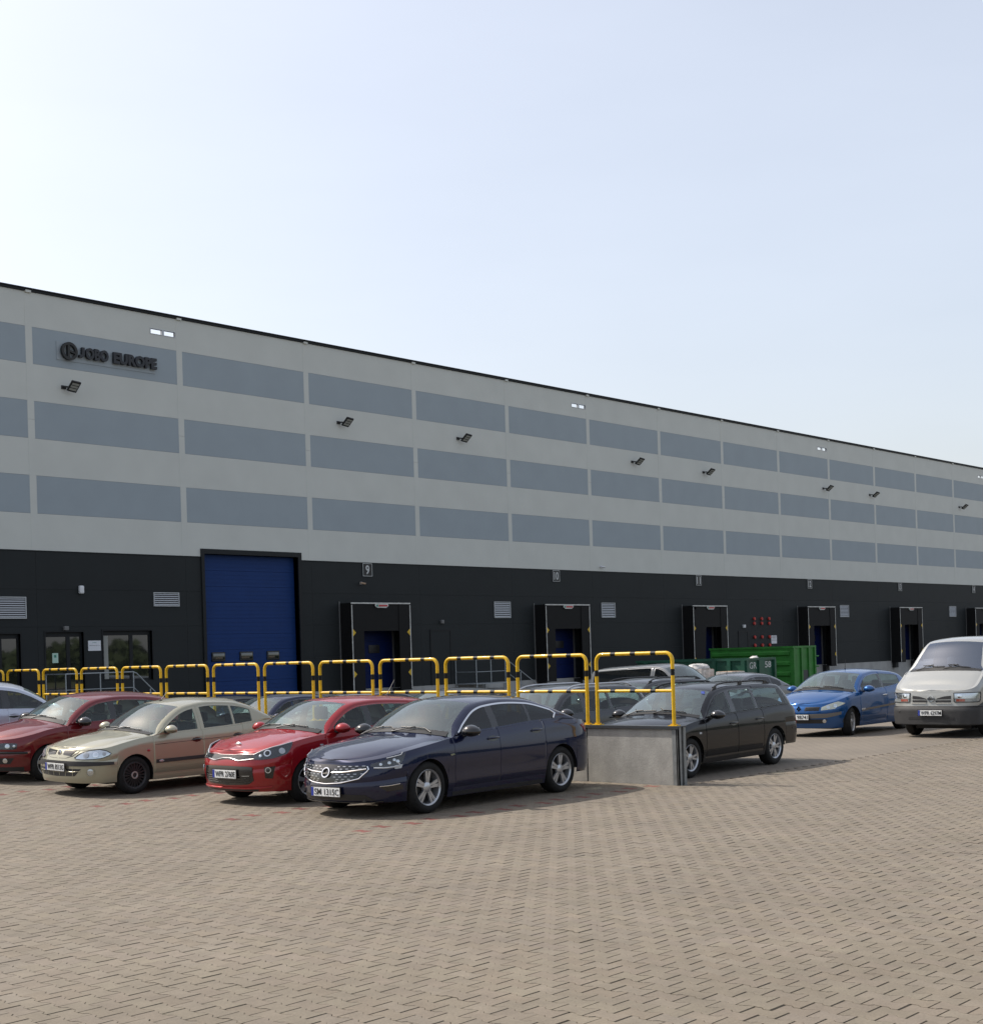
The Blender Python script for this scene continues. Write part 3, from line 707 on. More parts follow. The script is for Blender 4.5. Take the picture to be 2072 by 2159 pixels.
places = ['beneath the company sign', 'on the band above the blue door, second from left', 'between the ninth and tenth dock', 'left of the dock 11 bay', 'right above dock number 11',
          'above the dock 12 bay, near its right joint', 'between docks 12 and 13', 'at the right edge above dock 14']
for (x, z), p in zip(((26.16, 11.48), (38.57, 11.54), (45.59, 11.55), (58.50, 11.56), (65.0, 11.52), (78.16, 11.51), (84.23, 11.50), (97.87, 11.49)), places):
    f = empty('floodlight', (x - 0.30, FV, z), label='black wall floodlight ' + p, cat='floodlight', group='floodlights along the facade')
    b = MB().box(-0.09, 0.09, -0.03, -0.004, -0.06, 0.06).tube([(0, -0.02, 0), (0.02, -0.16, 0.0), (0.10, -0.26, -0.02)], 0.028, 8)
    b.build('bracket', M['ink'], f, 40)
    h = empty('tmp', (0, 0, 0))
    Mx = Matrix.Translation((0.18, -0.36, 0.0)) @ Matrix.Scale(0.84, 4) @ Matrix.Rotation(R(-38), 4, 'X') @ Matrix.Rotation(R(10), 4, 'Y')
    bpy.data.objects.remove(h)
    hb = MB().rbox(-0.20, 0.20, -0.27, 0.27, -0.045, 0.045, 0.03, 2)
    for q in range(6): hb.box(-0.17, 0.17, -0.22 + q * 0.085, -0.205 + q * 0.085, 0.045, 0.075)
    hb.v = [tuple(Mx @ Vector(v)) for v in hb.v]
    ho = hb.build('housing', M['ink'], f, 40)
    for q in range(3):
        lb = MB().box(-0.15, 0.15, -0.20 + q * 0.14, -0.10 + q * 0.14, -0.052, -0.046); lb.v = [tuple(Mx @ Vector(v)) for v in lb.v]
        lb.build('led_module', M['led'], ho)
for x, z, lab in ((55.33, 6.14, 'small white camera just above the dark base right of dock 10'), (39.22, 5.06, 'small camera on the dark base under dock number 9')):
    c = empty('security_camera', (x, FV, z), label=lab, cat='camera')
    MB().box(-0.05, 0.05, -0.03, -0.004, -0.05, 0.05).tube([(0, -0.02, 0), (0, -0.12, 0)], 0.015, 8).build('mount', M['white_sign'], c, 40)
    MB().tube([(-0.12, -0.12, 0.0), (0.12, -0.16, -0.03)], 0.04, 12).build('body', M['white_sign'] if z > 6 else M['card'], c, 40)

# ------------------------------------------------------------------ steel landings with stairs
def landing(x0, x1, x2, label):
    t = empty('steel_stair', (x0, FV - 1.3, YZ), label=label, cat='stairs')
    ox, oy, oz = x0, FV - 1.3, YZ
    def P(x, y, z): return (x - ox, y - oy, z - oz)
    yo = FV - 1.28
    MB().box(0, x1 - x0, 0, 1.28, 0.70 - oz, 0.735 - oz).build('platform', M['galv'], t)
    for x in (x0 + 0.05, x1 - 0.05):
        for y in (yo + 0.03, FV - 0.08): MB().tube([P(x, y, YZ), P(x, y, 0.70)], 0.035, 8).build('support', M['galv'], t, 40)
    n = 5
    for k in range(n):
        xa = x1 + (x2 - x1) * k / n; z = 0.70 - (0.70 - YZ) * (k + 1) / (n + 0.5)
        MB().box(xa - ox, xa + 0.30 - ox, 0.05, 1.23, z - 0.03 - oz, z - oz).build('tread', M['galv'], t)
    for y in (yo, ):
        MB().tube([P(x0, FV - 0.05, 1.77), P(x0, y, 1.77), P(x1, y, 1.77), P(x1 + 0.12, y, 1.72), P(x2, y, 0.62)], 0.022, 8).build('handrail', M['galv'], t, 40)
        MB().tube([P(x0, FV - 0.05, 1.24), P(x0, y, 1.24), P(x1, y, 1.24), P(x2 - 0.1, y, 0.12)], 0.016, 8).build('mid_rail', M['galv'], t, 40)
        for x, za, zb in ((x0, 0.72, 1.77), ((x0 + x1) / 2, 0.72, 1.77), (x1, 0.72, 1.77), ((x1 + x2) / 2, 0.1, 1.17), (x2, YZ, 0.62)):
            MB().tube([P(x, y, za), P(x, y, zb)], 0.022, 8).build('post', M['galv'], t, 40)
    MB().tube([P(x0, FV - 0.06, 0.72), P(x0, FV - 0.06, 1.77)], 0.022, 8).build('post', M['galv'], t, 40)
    MB().box(x1 - ox, x1 + 0.02 - ox, 0.0, 0.04, 0.45 - oz, 0.7 - oz).build('stringer', M['galv'], t)
landing(24.84, 27.42, 28.75, 'galvanised steel landing and stairs in front of the entrance door')
landing(44.65, 46.54, 48.6, 'galvanised steel landing and stairs between docks 9 and 10')

# ------------------------------------------------------------------ retaining wall and railings
WT = 0.16
WTOP = 0.862
w = empty('retaining_wall', (WU, WEND, 0), label='low concrete panel wall with dark cap carrying yellow railings', cat='wall')
x0, x1 = -WT / 2, WT / 2
# end post: steel channel
MB().box(x0 - 0.012, x0 + 0.05, 0.0, 0.022, -0.3, WTOP).box(x1 - 0.05, x1 + 0.012, 0, 0.022, -0.3, WTOP).box(x0 - 0.012, x1 + 0.012, 0.03, 0.05, -0.3, WTOP).box(x0 - 0.012, x0 + 0.002, 0.0, 0.12, -0.3, WTOP).build('end_post', M['steel'], w)
ln = [0.055, 1.73] + [1.73 + 3.0 * k for k in range(1, 11)]
WTZ = 0.855
wm = M['wall_concrete']
for a, b in zip(ln[:-1], ln[1:]):
    b = min(b, FV - WEND - 0.1)
    MB().rbox(x0, x1, a + 0.012, b - 0.012, -0.65, WTZ, 0.008, 1).build('wall_panel', wm, w)
    MB().box(x0 + 0.03, x1 - 0.03, b - 0.011, b + 0.011, -0.6, WTZ - 0.01).build('joint_post', M['dark_steel'], w)
MB().box(x0 - 0.035, x1 + 0.035, -0.01, FV - WEND - 0.1, WTOP, WTOP + 0.014).box(x0 - 0.035, x0 - 0.027, -0.01, FV - WEND - 0.1, WTOP - 0.03, WTOP).build('cap', M['dark_steel'], w)

RB = WTOP + 0.014
ZT, ZL = 1.964, 1.397
def arc(c, a0, a1, r, n=6):
    return [(0, c[0] + r * math.cos(a0 + (a1 - a0) * k / n), c[1] + r * math.sin(a0 + (a1 - a0) * k / n)) for k in range(n + 1)]
RWID = 1.4236; RSTEP = 1.6221; V0 = 13.42
rr, rt_ = 0.115, 0.0285
zt = ZT - RB; zl = ZL - RB
hoop = MB().tube([(0, 0, 0.0)] + [(0, 0, 0.3)] + arc((rr, zt - rr), math.pi, math.pi / 2, rr) + arc((RWID - rr, zt - rr), math.pi / 2, 0, rr) + [(0, RWID, 0.3), (0, RWID, 0.0)], rt_, 14)
rail = MB().tube([(0, 0.01, zl), (0, RWID - 0.01, zl)], rt_ * 0.88, 14)
foot = MB().box(-0.06, 0.06, -0.075, 0.075, 0.001, 0.010)
for dy in (-0.052, 0.052): foot.lathe([(0.0, 0.030), (0.011, 0.030), (0.011, 0.010)], (0, dy, 0), 'z', 8)
zb = 1.675 - RB
proto = {'hoop': hoop.build('hoop', M['yellow'], None, 40).data, 'rail': rail.build('cross_rail', M['yellow'], None, 40).data, 'foot': foot.build('base_plate', M['yellow'], None, 40).data,
         'bp': MB().tube([(0, 0, -0.047), (0, 0, 0.047)], rt_ + 0.0012, 14).build('stripe', M['band_black'], None, 40).data,
         'bt': MB().tube([(0, -0.047, 0), (0, 0.047, 0)], rt_ + 0.0012, 14).build('stripe', M['band_black'], None, 40).data}
for n_ in ('hoop', 'cross_rail', 'base_plate', 'stripe', 'stripe.001'): bpy.data.objects.remove(bpy.data.objects[n_])
ORD = ['at the near end of the concrete wall', 'second from the near wall end', 'third from the near wall end', 'fourth from the near wall end', 'fifth from the near wall end',
       'sixth from the near wall end', 'seventh from the near wall end', 'eighth from the near wall end', 'ninth from the near wall end', 'tenth from the near wall end',
       'eleventh from the near wall end', 'twelfth from the near wall end', 'thirteenth from the near wall end', 'fourteenth from the near wall end']
for i in range(13):
    r = empty('railing', (WU, V0 + RSTEP * i - RWID, RB), label='yellow and black tube railing ' + ORD[i], cat='railing', group='yellow hoop railings on the wall')
    link('hoop', proto['hoop'], r); link('cross_rail', proto['rail'], r)
    for y in (0, RWID):
        link('base_plate', proto['foot'], r, (0, y, 0)); link('stripe', proto['bp'], r, (0, y, zb))
    for fy in (0.235, 0.50, 0.765):
        link('stripe', proto['bt'], r, (0, RWID * fy, zt)); s = link('stripe', proto['bt'], r, (0, RWID * fy + 0.02, zl)); s.scale = (0.9, 1, 0.9)

# ------------------------------------------------------------------ containers and pallets in the yard
def container(name, loc, LV, WUu, H, m, label, ribs_h, cat):
    t = empty(name, loc, label=label, cat=cat)
    th = 0.05
    MB().box(0, th, 0, LV, 0.18, H).build('side_wall', m, t)
    MB().box(WUu - th, WUu, 0, LV, 0.18, H).build('side_wall', m, t)
    MB().box(th, WUu - th, 0, th, 0.18, H).build('end_wall', m, t)
    MB().box(th, WUu - th, LV - th, LV, 0.18, H).build('end_wall', m, t)
    MB().box(th, WUu - th, th, LV - th, 0.18, 0.26).build('floor', m, t)
    MB().box(0.4, 0.5, 0, LV, 0.0, 0.18).box(WUu - 0.5, WUu - 0.4, 0, LV, 0, 0.18).build('skid', M['dark_steel'], t)
    MB().box(-0.05, 0.06, -0.05, LV + 0.05, H, H + 0.09).box(WUu - 0.06, WUu + 0.05, -0.05, LV + 0.05, H, H + 0.09).box(0.06, WUu - 0.06, -0.05, 0.06, H, H + 0.09).build('top_rim', m, t)
    return t
D = container('waste_container', (60.3, 34.8, YZ), 4.7, 2.15, 2.34, M['green_bright'], 'bright green open-top waste container with ribbed long side', True, 'container')
for k in range(4):
    z = 0.45 + k * 0.50
    MB().prism([(0.0, 0.15, z), (-0.09, 0.15, z + 0.07), (-0.09, 0.15, z + 0.20), (0.0, 0.15, z + 0.27)], (0, 4.4, 0)).build('side_rib', M['green_bright'], D)
for x in (0.0, 0.72, 1.43, 2.02):
    MB().box(x, x + 0.13, -0.07, -0.001, 0.2, 2.34).build('end_rib', M['green_bright'], D)
for z in (0.9, 1.4, 1.9): MB().tube([(2.1, -0.06, z), (2.32, -0.10, z)], 0.035, 8).build('hinge', M['green_bright'], D, 40)
MB().box(0.75, 1.4, -0.03, -0.002, 0.75, 1.25).build('latch_plate', M['dark_steel'], D)
S = container('skip', (47.2, 29.3, YZ + 0.02), 5.2, 2.1, 1.92, M['green_dark'], 'dark green skip lettered GR 58 beside the pallets', True, 'container')
for y in (-0.02, 0.62, 1.30, 2.4, 3.5, 4.6): MB().box(-0.09, -0.001, y + 0.04, y + 0.20, 0.2, 1.92).build('side_rib', M['green_dark'], S)
MB().box(-0.001, 0.10, -0.05, -0.001, 0.2, 1.92).box(0.86, 1.26, -0.07, -0.001, 0.2, 1.92).box(1.98, 2.1, -0.10, -0.001, 0.2, 1.92).build('end_rib', M['green_dark'], S)
put_text('lettering', 'GR', 0.52, 0.25, (0.50, -0.006, 1.72), (1, 0, 0), UP, M['white_letter'], S, 0.006, 0.0)
put_text('lettering', '58', 0.46, 0.25, (1.62, -0.006, 1.74), (1, 0, 0), UP, M['white_letter'], S, 0.006, 0.01)
rub = empty('plastic_sack', (48.25, 29.55, YZ + 1.88), label='white sack of rubbish showing above the dark green skip', cat='sack')
MB().ball((0, 0, 0.1), 0.15, 0.2, 0.13, 10, 6, lambda p: [c * (1 + 0.25 * math.sin(7 * p[0] + 3 * p[1])) for c in p]).build('bag', M['film'], rub, 60)
for k, (x, y, w_, h_) in enumerate(((42.05, 27.95, 0.80, 1.66), (42.6, 27.02, 0.66, 1.52))):
    t = empty('wrapped_pallet', (x, y, yard_z(x, y) - 0.015), label=('taller film wrapped pallet of cartons with crumpled film on top', 'lower film wrapped pallet of brown cartons nearer the skip lettering')[k], cat='pallet', group='wrapped pallets by the skip')
    for q in range(3): MB().box(0, 0.8, q * (w_ - 0.1) / 2, q * (w_ - 0.1) / 2 + 0.1, 0, 0.14).build('pallet_runner', M['wood'], t)
    for q in range(4): MB().box(q * 0.22, q * 0.22 + 0.12, 0, w_, 0.14, 0.165).build('pallet_board', M['wood'], t)
    for a in range(2):
        for b in range(2):
            for c in range(3):
                hh = (h_ - 0.17) / 3
                MB().rbox(a * 0.40 + 0.01, a * 0.40 + 0.39, b * w_ / 2 + 0.01, (b + 1) * w_ / 2 - 0.01, 0.167 + c * hh, 0.167 + (c + 1) * hh - 0.006, 0.008, 1).build('carton', M['card'], t)
    if k == 0:
        MB().ball((0.4, w_ / 2, h_ + 0.02), 0.42, 0.42, 0.17, 16, 8, lambda p: [c * (1 + 0.16 * math.sin(9 * p[0] + 5 * p[1] + 4 * p[2])) for c in p]).build('crumpled_film', M['film'], t, 60)
    MB().box(-0.012, -0.006, -0.01, w_ + 0.01, 0.18 + h_ * 0.45, h_ * 0.99).box(-0.012, 0.8, -0.014, -0.008, 0.18 + h_ * 0.45, h_ * 0.99).build('film_wrap', M['film'], t)

# ------------------------------------------------------------------ wood beyond the plot, seen only in reflections
def far_wood():
    V = []; Fc = []
    for k in range(150):
        a = -45 + k * 2.3 + rng.uniform(-1, 1)
        x, y = a, -78 + 10 * math.sin(a * 0.03) + rng.uniform(-6, 6)
        if a < -10: y = -40 + rng.uniform(-5, 5) - 30 * max(0, (a + 45) / 35)
        hgt = rng.uniform(3.2, 5.6); rad = rng.uniform(2.0, 3.6)
        for q in range(170):
            d = rng.normal(size=3); d /= np.linalg.norm(d); rr_ = rng.uniform(0.55, 1.0)
            c = np.array([x + d[0] * rad * rr_, y + d[1] * rad * rr_, hgt * 0.52 + d[2] * hgt * 0.5 * rr_])
            e1 = rng.normal(size=3); e1 /= np.linalg.norm(e1); e2 = np.cross(e1, rng.normal(size=3)); e2 /= np.linalg.norm(e2)
            s_ = rng.uniform(0.3, 0.75); k0 = len(V)
            V += [c - e1 * s_ - e2 * s_ * 0.6, c + e1 * s_ - e2 * s_ * 0.6, c + e1 * s_ * 0.5 + e2 * s_, c - e1 * s_ * 0.7 + e2 * s_ * 0.8]; Fc.append((k0, k0 + 1, k0 + 2, k0 + 3))
    o = link('far_wood', mesh('far_wood', V, Fc, M['foliage'])); tag(o, 'belt of green trees beyond the paved yard, seen mirrored in the windows', 'wood', kind='stuff')
    g_ = MB().add([(-90, -140, 0.02), (330, -140, 0.02), (330, -34, 0.02), (-90, -34, 0.02)], [(0, 1, 2, 3)]).build('meadow', mat('meadow_grass', (0.075, 0.085, 0.03), 0.9, noise=0.3, nscale=0.4), fix=False)
    tag(g_, kind='structure')
far_wood()
# ------------------------------------------------------------------ cars
def pchip(pts):
    x = np.array([p[0] for p in pts], float); y = np.array([p[1] for p in pts], float)
    h = np.diff(x); d = np.diff(y) / h; n = len(x); m = np.zeros(n)
    if n == 2: m[:] = d[0]
    else:
        for i in range(1, n - 1):
            if d[i - 1] * d[i] > 0:
                w1 = 2 * h[i] + h[i - 1]; w2 = h[i] + 2 * h[i - 1]; m[i] = (w1 + w2) / (w1 / d[i - 1] + w2 / d[i])
        m[0] = d[0]; m[-1] = d[-1]
    def f(q):
        q = np.clip(np.asarray(q, float), x[0], x[-1]); i = np.clip(np.searchsorted(x, q) - 1, 0, n - 2)
        t = (q - x[i]) / h[i]
        return (1 + 2 * t) * (1 - t) ** 2 * y[i] + t * (1 - t) ** 2 * h[i] * m[i] + t * t * (3 - 2 * t) * y[i + 1] + t * t * (t - 1) * h[i] * m[i + 1]
    return f
def lin(pts):
    x = [p[0] for p in pts]; y = [p[1] for p in pts]
    return lambda q: np.interp(q, x, y)
WHEELS = {}

class Car:
    NL = 15
    def __init__(s, name, label, sp, loc, yaw=0.0, cat='car', group=None):
        s.sp = sp; D = dict(zf=0.21, zc=0.20, zr=0.30, fx=0.85, nf=2.3, rx=0.55, nr=2.8, tum=0.48, bowf=0.15, bowr=0.08, tw=0.205, ledge=0.028,
                            F=[(0.15, 0.09), (0.3, 0.03), (0.48, 0.0), (0.6, 0.015), (0.72, 0.07), (0.8, 0.12)], Rr=[(0.2, 0.10), (0.4, 0.01), (0.55, 0.0), (0.75, 0.03), (0.95, 0.06), (1.4, 0.09)],
                            SY=[(0.15, 0.93), (0.28, 0.965), (0.5, 0.998), (0.66, 1.0), (0.85, 0.985), (1.1, 0.955)], roofcr=0.065, hoodst=0.13, pillar=0.022, jb=8, jr=8,
                            seams=[], panes=[], ws=None, rw=None, hatch=None, black_pillars=True, trim_chrome=False, sr=0.028, wpl=None, slant=[(0, 0.0), (9, 0.0)], arch=0.035, wide=[(0, 1.0), (9, 1.0)])
        D.update(sp); s.__dict__.update(D)
        s.root = empty(name, loc, yaw, label, cat, group)
        s.TOP = pchip(s.top); s.ZSf = pchip(s.belt); s.Ff = pchip(s.F); s.Rf = pchip(s.Rr); s.SYf = pchip(s.SY)
        c, t = s.ws
        s.BOW = lin([(0, 0), (0.25, 0.0), (c - 0.35, s.bowf * 0.75), (c, s.bowf), (t, s.bowf), (t + 0.8, 0)] + ([(max(t + 0.9, s.rw[0] - 0.6), 0), (s.rw[0], -s.bowr), (s.rw[1], -s.bowr), (s.L, 0)] if s.rw else [(s.L, 0)]))
        s.ST = lin([(0, s.hoodst), (c - 0.25, s.hoodst), (c + 0.02, s.pillar), (s.L, s.pillar)])
        s.CR = lin([(0, 0.30), (c - 0.3, 0.30), (c + 0.1, s.roofcr * 0.9), (s.L, s.roofcr)] if not s.rw else [(0, 0.30), (c - 0.3, 0.30), (c + 0.1, s.roofcr * 0.9), (s.rw[1] - 0.12, s.roofcr), (s.rw[1] + 0.1, 0.25), (s.L, 0.25)])
        xx = np.linspace(0, 1, 4001); xs = s.L * (xx - np.sin(2 * np.pi * xx) / (2 * np.pi) * 0.999)
        ys = s.plan(xs); s.ax = xs; s.as_ = np.concatenate([[0], np.cumsum(np.hypot(np.diff(xs), np.diff(ys)))]); s.ay = ys
        s.Ra = s.R + s.arch
        s.shell()
    def plan(s, x):
        x = np.asarray(x, float)
        yf = np.where(x < s.fx, (1 - np.clip(1 - x / s.fx, 0, 1) ** s.nf) ** (1 / s.nf), 1.0)
        q = s.L - x
        yr = np.where(q < s.rx, (1 - np.clip(1 - q / s.rx, 0, 1) ** s.nr) ** (1 / s.nr), 1.0)
        return s.hw * yf * yr * np.interp(x, [w[0] for w in s.wide], [w[1] for w in s.wide])
    def zs_(s, x): return s.ZSf(x)
    def pt(s, x, z, side):
        x = np.asarray(x, float); z = np.asarray(z, float)
        y = s.plan(x) * s.SYf(z)
        k = np.clip((z - (s.zs_(x) - 0.10)) / 0.10, 0, 1.2); y = y - s.sr * k * k * np.clip(s.plan(x) / s.hw, 0, 1)
        wf = np.clip(1 - x / 1.3, 0, 1) ** 2; wr = np.clip(1 - (s.L - x) / 1.1, 0, 1) ** 2
        return np.stack([x + s.Ff(z) * wf - s.Rf(z) * wr, side * y, z + 0 * x], -1)
    # surface by arc length (negative: left side) and height
    def sY(s, y):
        h = len(s.ax) // 2; a = np.interp(abs(y), s.ay[:h], s.as_[:h]); return math.copysign(a, y)
    def sX(s, x, side=-1): return side * float(np.interp(x, s.ax, s.as_))
    def ps(s, sv, z):
        sv = np.asarray(sv, float); z = np.asarray(z, float)
        x = np.interp(np.abs(sv), s.as_, s.ax); return s.pt(x, z, np.where(sv < 0, -1.0, 1.0))
    def nrm(s, sv, z):
        e = 0.012
        a = s.ps(sv + e, z) - s.ps(sv - e, z); b = s.ps(sv, z + e) - s.ps(sv, z - e)
        n = np.cross(a, b); n = n / (np.linalg.norm(n, axis=-1, keepdims=True) + 1e-9)
        c = s.ps(sv, z) - np.array([s.L / 2, 0, 0.6]); sg = np.sign((n * c).sum(-1, keepdims=True)); return n * sg
    def zbot(s, x):
        xa, xb = s.fo, s.fo + s.wb
        z = np.where(x < xa, s.zf, np.where(x > xb, s.zr, s.zc))
        return z
    def section(s, x, zsh, S):
        """upper half section from the shoulder to the roof centre"""
        xs, ys, zs = S[0], abs(S[1]), S[2]
        zt = float(s.TOP(xs)); crn = float(s.CR(xs))
        hg = max(0.004, zt - crn - zs)
        sat = min(1, hg / 0.12)
        yb = ys - s.ledge * sat
        ye = max(yb - s.tum * hg, 0.0); ze = zs + hg
        ye = max(ye, yb * 0.15)
        rg = min(0.040, 0.4 * hg)
        t1 = min(0.022 / hg, 0.25); t2 = 1 - min((rg + 0.022) / hg, 0.65); ta = 1 - min(rg / hg, 0.45)
        def side(t): return (yb + (ye - yb) * t + 0.02 * sat * 4 * t * (1 - t), zs + 0.003 + (ze - zs - 0.003) * t)
        rows = [(ys, zs), side(0), side(t1)] + [side(t1 + (t2 - t1) * k / 5) for k in range(1, 5)] + [side(t2), side(ta)]
        cz = max(zt - ze, 0.002); p = 2.1
        def top(w): return (ye * max(0.0, 1 - w), ze + cz * (1 - max(0.0, 1 - w) ** p))
        wbv = min(rg / max(ye, 0.05), 0.3); w1 = min((rg + float(s.ST(xs))) / max(ye, 0.05), 0.6)
        a = np.array(side(ta)); e = np.array((ye, ze)); b = np.array(top(wbv))
        for q in (0.25, 0.5, 0.75): rows.append(tuple((1 - q) ** 2 * a + 2 * q * (1 - q) * e + q * q * b))
        rows += [tuple(b), top(w1)] + [top(w1 + (1 - w1) * k / 9) for k in range(1, 10)]
        bow = float(s.BOW(xs)); out = []
        for i, (y, z) in enumerate(rows):
            w = 0 if i <= 9 else 1 - y / max(ye, 1e-4)
            w = min(max(w, 0), 1)
            out.append((xs - bow * (1 - (1 - w) ** 2) - float(np.interp(xs, [q[0] for q in s.slant], [q[1] for q in s.slant])) * max(0, z - zs), y, z))
        return out
    def shell(s):
        sp = s; xa, xb = s.fo, s.fo + s.wb; Ra = s.Ra; zw = s.R
        st = set()
        for f in list(np.sin(np.linspace(0, math.pi / 2, 14))[:-1]):
            h = len(s.ax) // 2
            st.add(round(float(np.interp(f * s.hw, s.ay[:h], s.ax[:h])), 4))
            st.add(round(s.L - (s.rx * (1 - (1 - f ** s.nr) ** (1 / s.nr))), 4))
        for x in np.arange(0.06, s.L - 0.02, 0.065): st.add(round(float(x), 4))
        arcs = set()
        for c in (xa, xb):
            st = {x for x in st if not abs(abs(x - c) - Ra) < 0.02}
            for a in np.linspace(0, math.pi, 17): st.add(round(c - Ra * math.cos(a), 4))
        spec = [v for pr in s.panes for v in pr[:2]] + list(s.ws) + (list(s.rw) if s.rw else [])
        for v in spec:
            st = {x for x in st if abs(x - v) > 0.018 or abs(abs(x - xa) - Ra) < 1e-3 or abs(abs(x - xb) - Ra) < 1e-3}; st.add(round(v, 4))
        for v in s.seams:
            st = {x for x in st if abs(x - v) > 0.02}; st |= {round(v - 0.011, 4), round(v, 4), round(v + 0.011, 4)}
        st.add(0.0); st.add(s.L)
        xs = sorted(st)
        S = []           # (x, zbottom)
        for x in xs:
            done = False
            for c in (xa, xb):
                d = abs(x - c)
                if abs(d - Ra) < 2e-3:
                    lo = float(s.zbot(c - 1e-3 if x < c else c + 1e-3)) if False else (s.zf if (c == xa and x < c) else s.zr if (c == xb and x > c) else s.zc)
                    S += ([(x, lo), (x, zw)] if x < c else [(x, zw), (x, lo)]); done = True
                elif d < Ra:
                    S.append((x, zw + math.sqrt(Ra * Ra - d * d))); done = True
            if not done: S.append((x, float(s.zbot(x))))
        NLr = s.NL; G = []
        for x, zb in S:
            zsh = float(s.zs_(x))
            zz = zb + (zsh - zb) * np.linspace(0, 1, NLr)
            low = s.pt(np.full(NLr, x), zz, 1.0)
            up = s.section(x, zsh, low[-1])
            G.append(np.vstack([low, np.array(up[1:])]))
        G = np.array(G)                      # stations x rows x 3 (right side, y>0)
        ns, nr = G.shape[:2]; s.G = G; s.S = S
        iS = NLr - 1; iB = iS + 1; it1 = iS + 2; it2 = iS + 7; ia = iS + 8; ib = iS + 12; iw = iS + 13; ic = nr - 1
        s.rows = dict(iS=iS, iB=iB, it1=it1, it2=it2, ia=ia, ib=ib, iw=iw, ic=ic)
        Xs = np.array([q[0] for q in S])
        reg = np.empty((ns - 1, nr - 1), dtype=object); reg[:] = 'body'
        eps = 1e-3
        for i in range(ns - 1):
            xm = (Xs[i] + Xs[i + 1]) / 2
            for j in range(nr - 1):
                r = 'body'
                if xm < xa - Ra + eps and j < s.jb: r = 'front_bumper'
                elif xm > xb + Ra - eps and j < s.jr: r = 'rear_bumper'
                if j >= iw and xm < s.ws[0]: r = 'hood'
                if s.ws[0] < xm < s.ws[1] and j >= iw: r = 'windscreen'
                if s.rw and s.rw[0] < xm < s.rw[1] and j >= iw: r = 'rear_window'
                for k in range(len(s.seams) - 1):
                    if s.seams[k] < xm < s.seams[k + 1] and 2 <= j < ia: r = 'door%d' % k
                for k, pn in enumerate(s.panes):
                    if pn[0] < xm < pn[1] and it1 <= j < it2: r = 'pane%d' % k
                if s.panes and it1 <= j < it2 and not r.startswith('pane') and s.black_pillars and s.panes[0][0] < xm < s.panes[-1][1]: r = 'pillar%d' % sum(1 for pn in s.panes if pn[1] <= xm)
                if s.trim_chrome and s.panes and it2 <= j < ia and s.panes[0][0] - 0.02 < xm < s.panes[-1][1]: r = 'window_trim'
                reg[i, j] = r
        # panel gaps: sink verts on the border of two painted regions
        painted = lambda r: r in ('body', 'hood', 'front_bumper', 'rear_bumper') or r.startswith('door')
        N = np.zeros_like(G); du = np.gradient(G, axis=0); dv = np.gradient(G, axis=1); N = np.cross(du, dv); ln = np.linalg.norm(N, axis=2, keepdims=True); N = N / np.maximum(ln, 1e-9)
        ctr = np.array([s.L / 2, 0, 0.55]); sg = np.sign(((G - ctr) * N).sum(2, keepdims=True)); N = N * sg; N[ln[..., 0] < 1e-9] = 0
        Gd = G.copy()
        for i in range(ns):
            for j in range(1, nr - 1):
                q = {reg[a, b] for a in (i - 1, i) for b in (j - 1, j) if 0 <= a < ns - 1 and 0 <= b < nr - 1}
                if len(q) > 1 and all(painted(r) for r in q): Gd[i, j] -= N[i, j] * 0.010
        s.N = N
        Gl = Gd.copy(); Gl[..., 1] *= -1
        names = sorted(set(reg.ravel()))
        pm = s.paint
        def collect(name, sides):
            V = []; Fc = []; idx = {}
            def vid(sd, i, j):
                key = (0, i, j) if (j == ic or Gd[i, j, 1] < 1e-5) else (sd, i, j)
                if key not in idx: idx[key] = len(V); V.append((Gd if sd > 0 else Gl)[i, j])
                return idx[key]
            for i, j in zip(*np.where(reg == name)):
                for sd in sides:
                    q = [vid(sd, i, j), vid(sd, i + 1, j), vid(sd, i + 1, j + 1), vid(sd, i, j + 1)]
                    if sd > 0: q = q[::-1]
                    q2 = []
                    for t in q:
                        if t not in q2: q2.append(t)
                    P = [np.array(V[t]) for t in q2]
                    if len(q2) >= 3:
                        ar = np.linalg.norm(np.cross(P[1] - P[0], P[2] - P[0])) + (np.linalg.norm(np.cross(P[2] - P[0], P[3] - P[0])) if len(P) > 3 else 0)
                        if ar > 1e-8: Fc.append(q2)
            return V, Fc
        nm = {'body': 'body', 'hood': 'hood', 'front_bumper': 'front_bumper', 'rear_bumper': 'rear_bumper', 'windscreen': 'windscreen', 'rear_window': 'rear_window'}
        def emit(region, name, m, sides, smooth=38, parent=None):
            V, Fc = collect(region, sides)
            if not Fc: return None
            me = mesh(name, V, Fc, m)
            bm = bmesh.new(); bm.from_mesh(me); bmesh.ops.remove_doubles(bm, verts=bm.verts, dist=0.0004); bm.to_mesh(me); bm.free()
            me.shade_smooth(); me.set_sharp_from_angle(angle=R(smooth))
            return link(name, me, parent or s.root)
        s.part = {}
        for r in names:
            if r in nm:
                m = {'windscreen': s.gscreen, 'rear_window': s.gside}.get(r, pm)
                if r.endswith('bumper') and s.sp.get('bumper_mat'): m = s.sp['bumper_mat']
                s.part[r] = emit(r, nm[r], m, (1, -1))
            elif r.startswith('door'):
                for sd in (-1, 1): s.part[r, sd] = emit(r, 'door', pm, (sd,))
            elif r.startswith('pane'):
                pn = s.panes[int(r[4:])]
                gm = pn[2] if len(pn) > 2 else s.gside
                for sd in (-1, 1): emit(r, 'side_window', gm, (sd,))
            elif r.startswith('pillar'):
                for sd in (-1, 1): emit(r, 'pillar_cover', M['gloss_black'], (sd,))
            elif r == 'window_trim':
                for sd in (-1, 1): emit(r, 'window_trim', M['chrome'], (sd,))
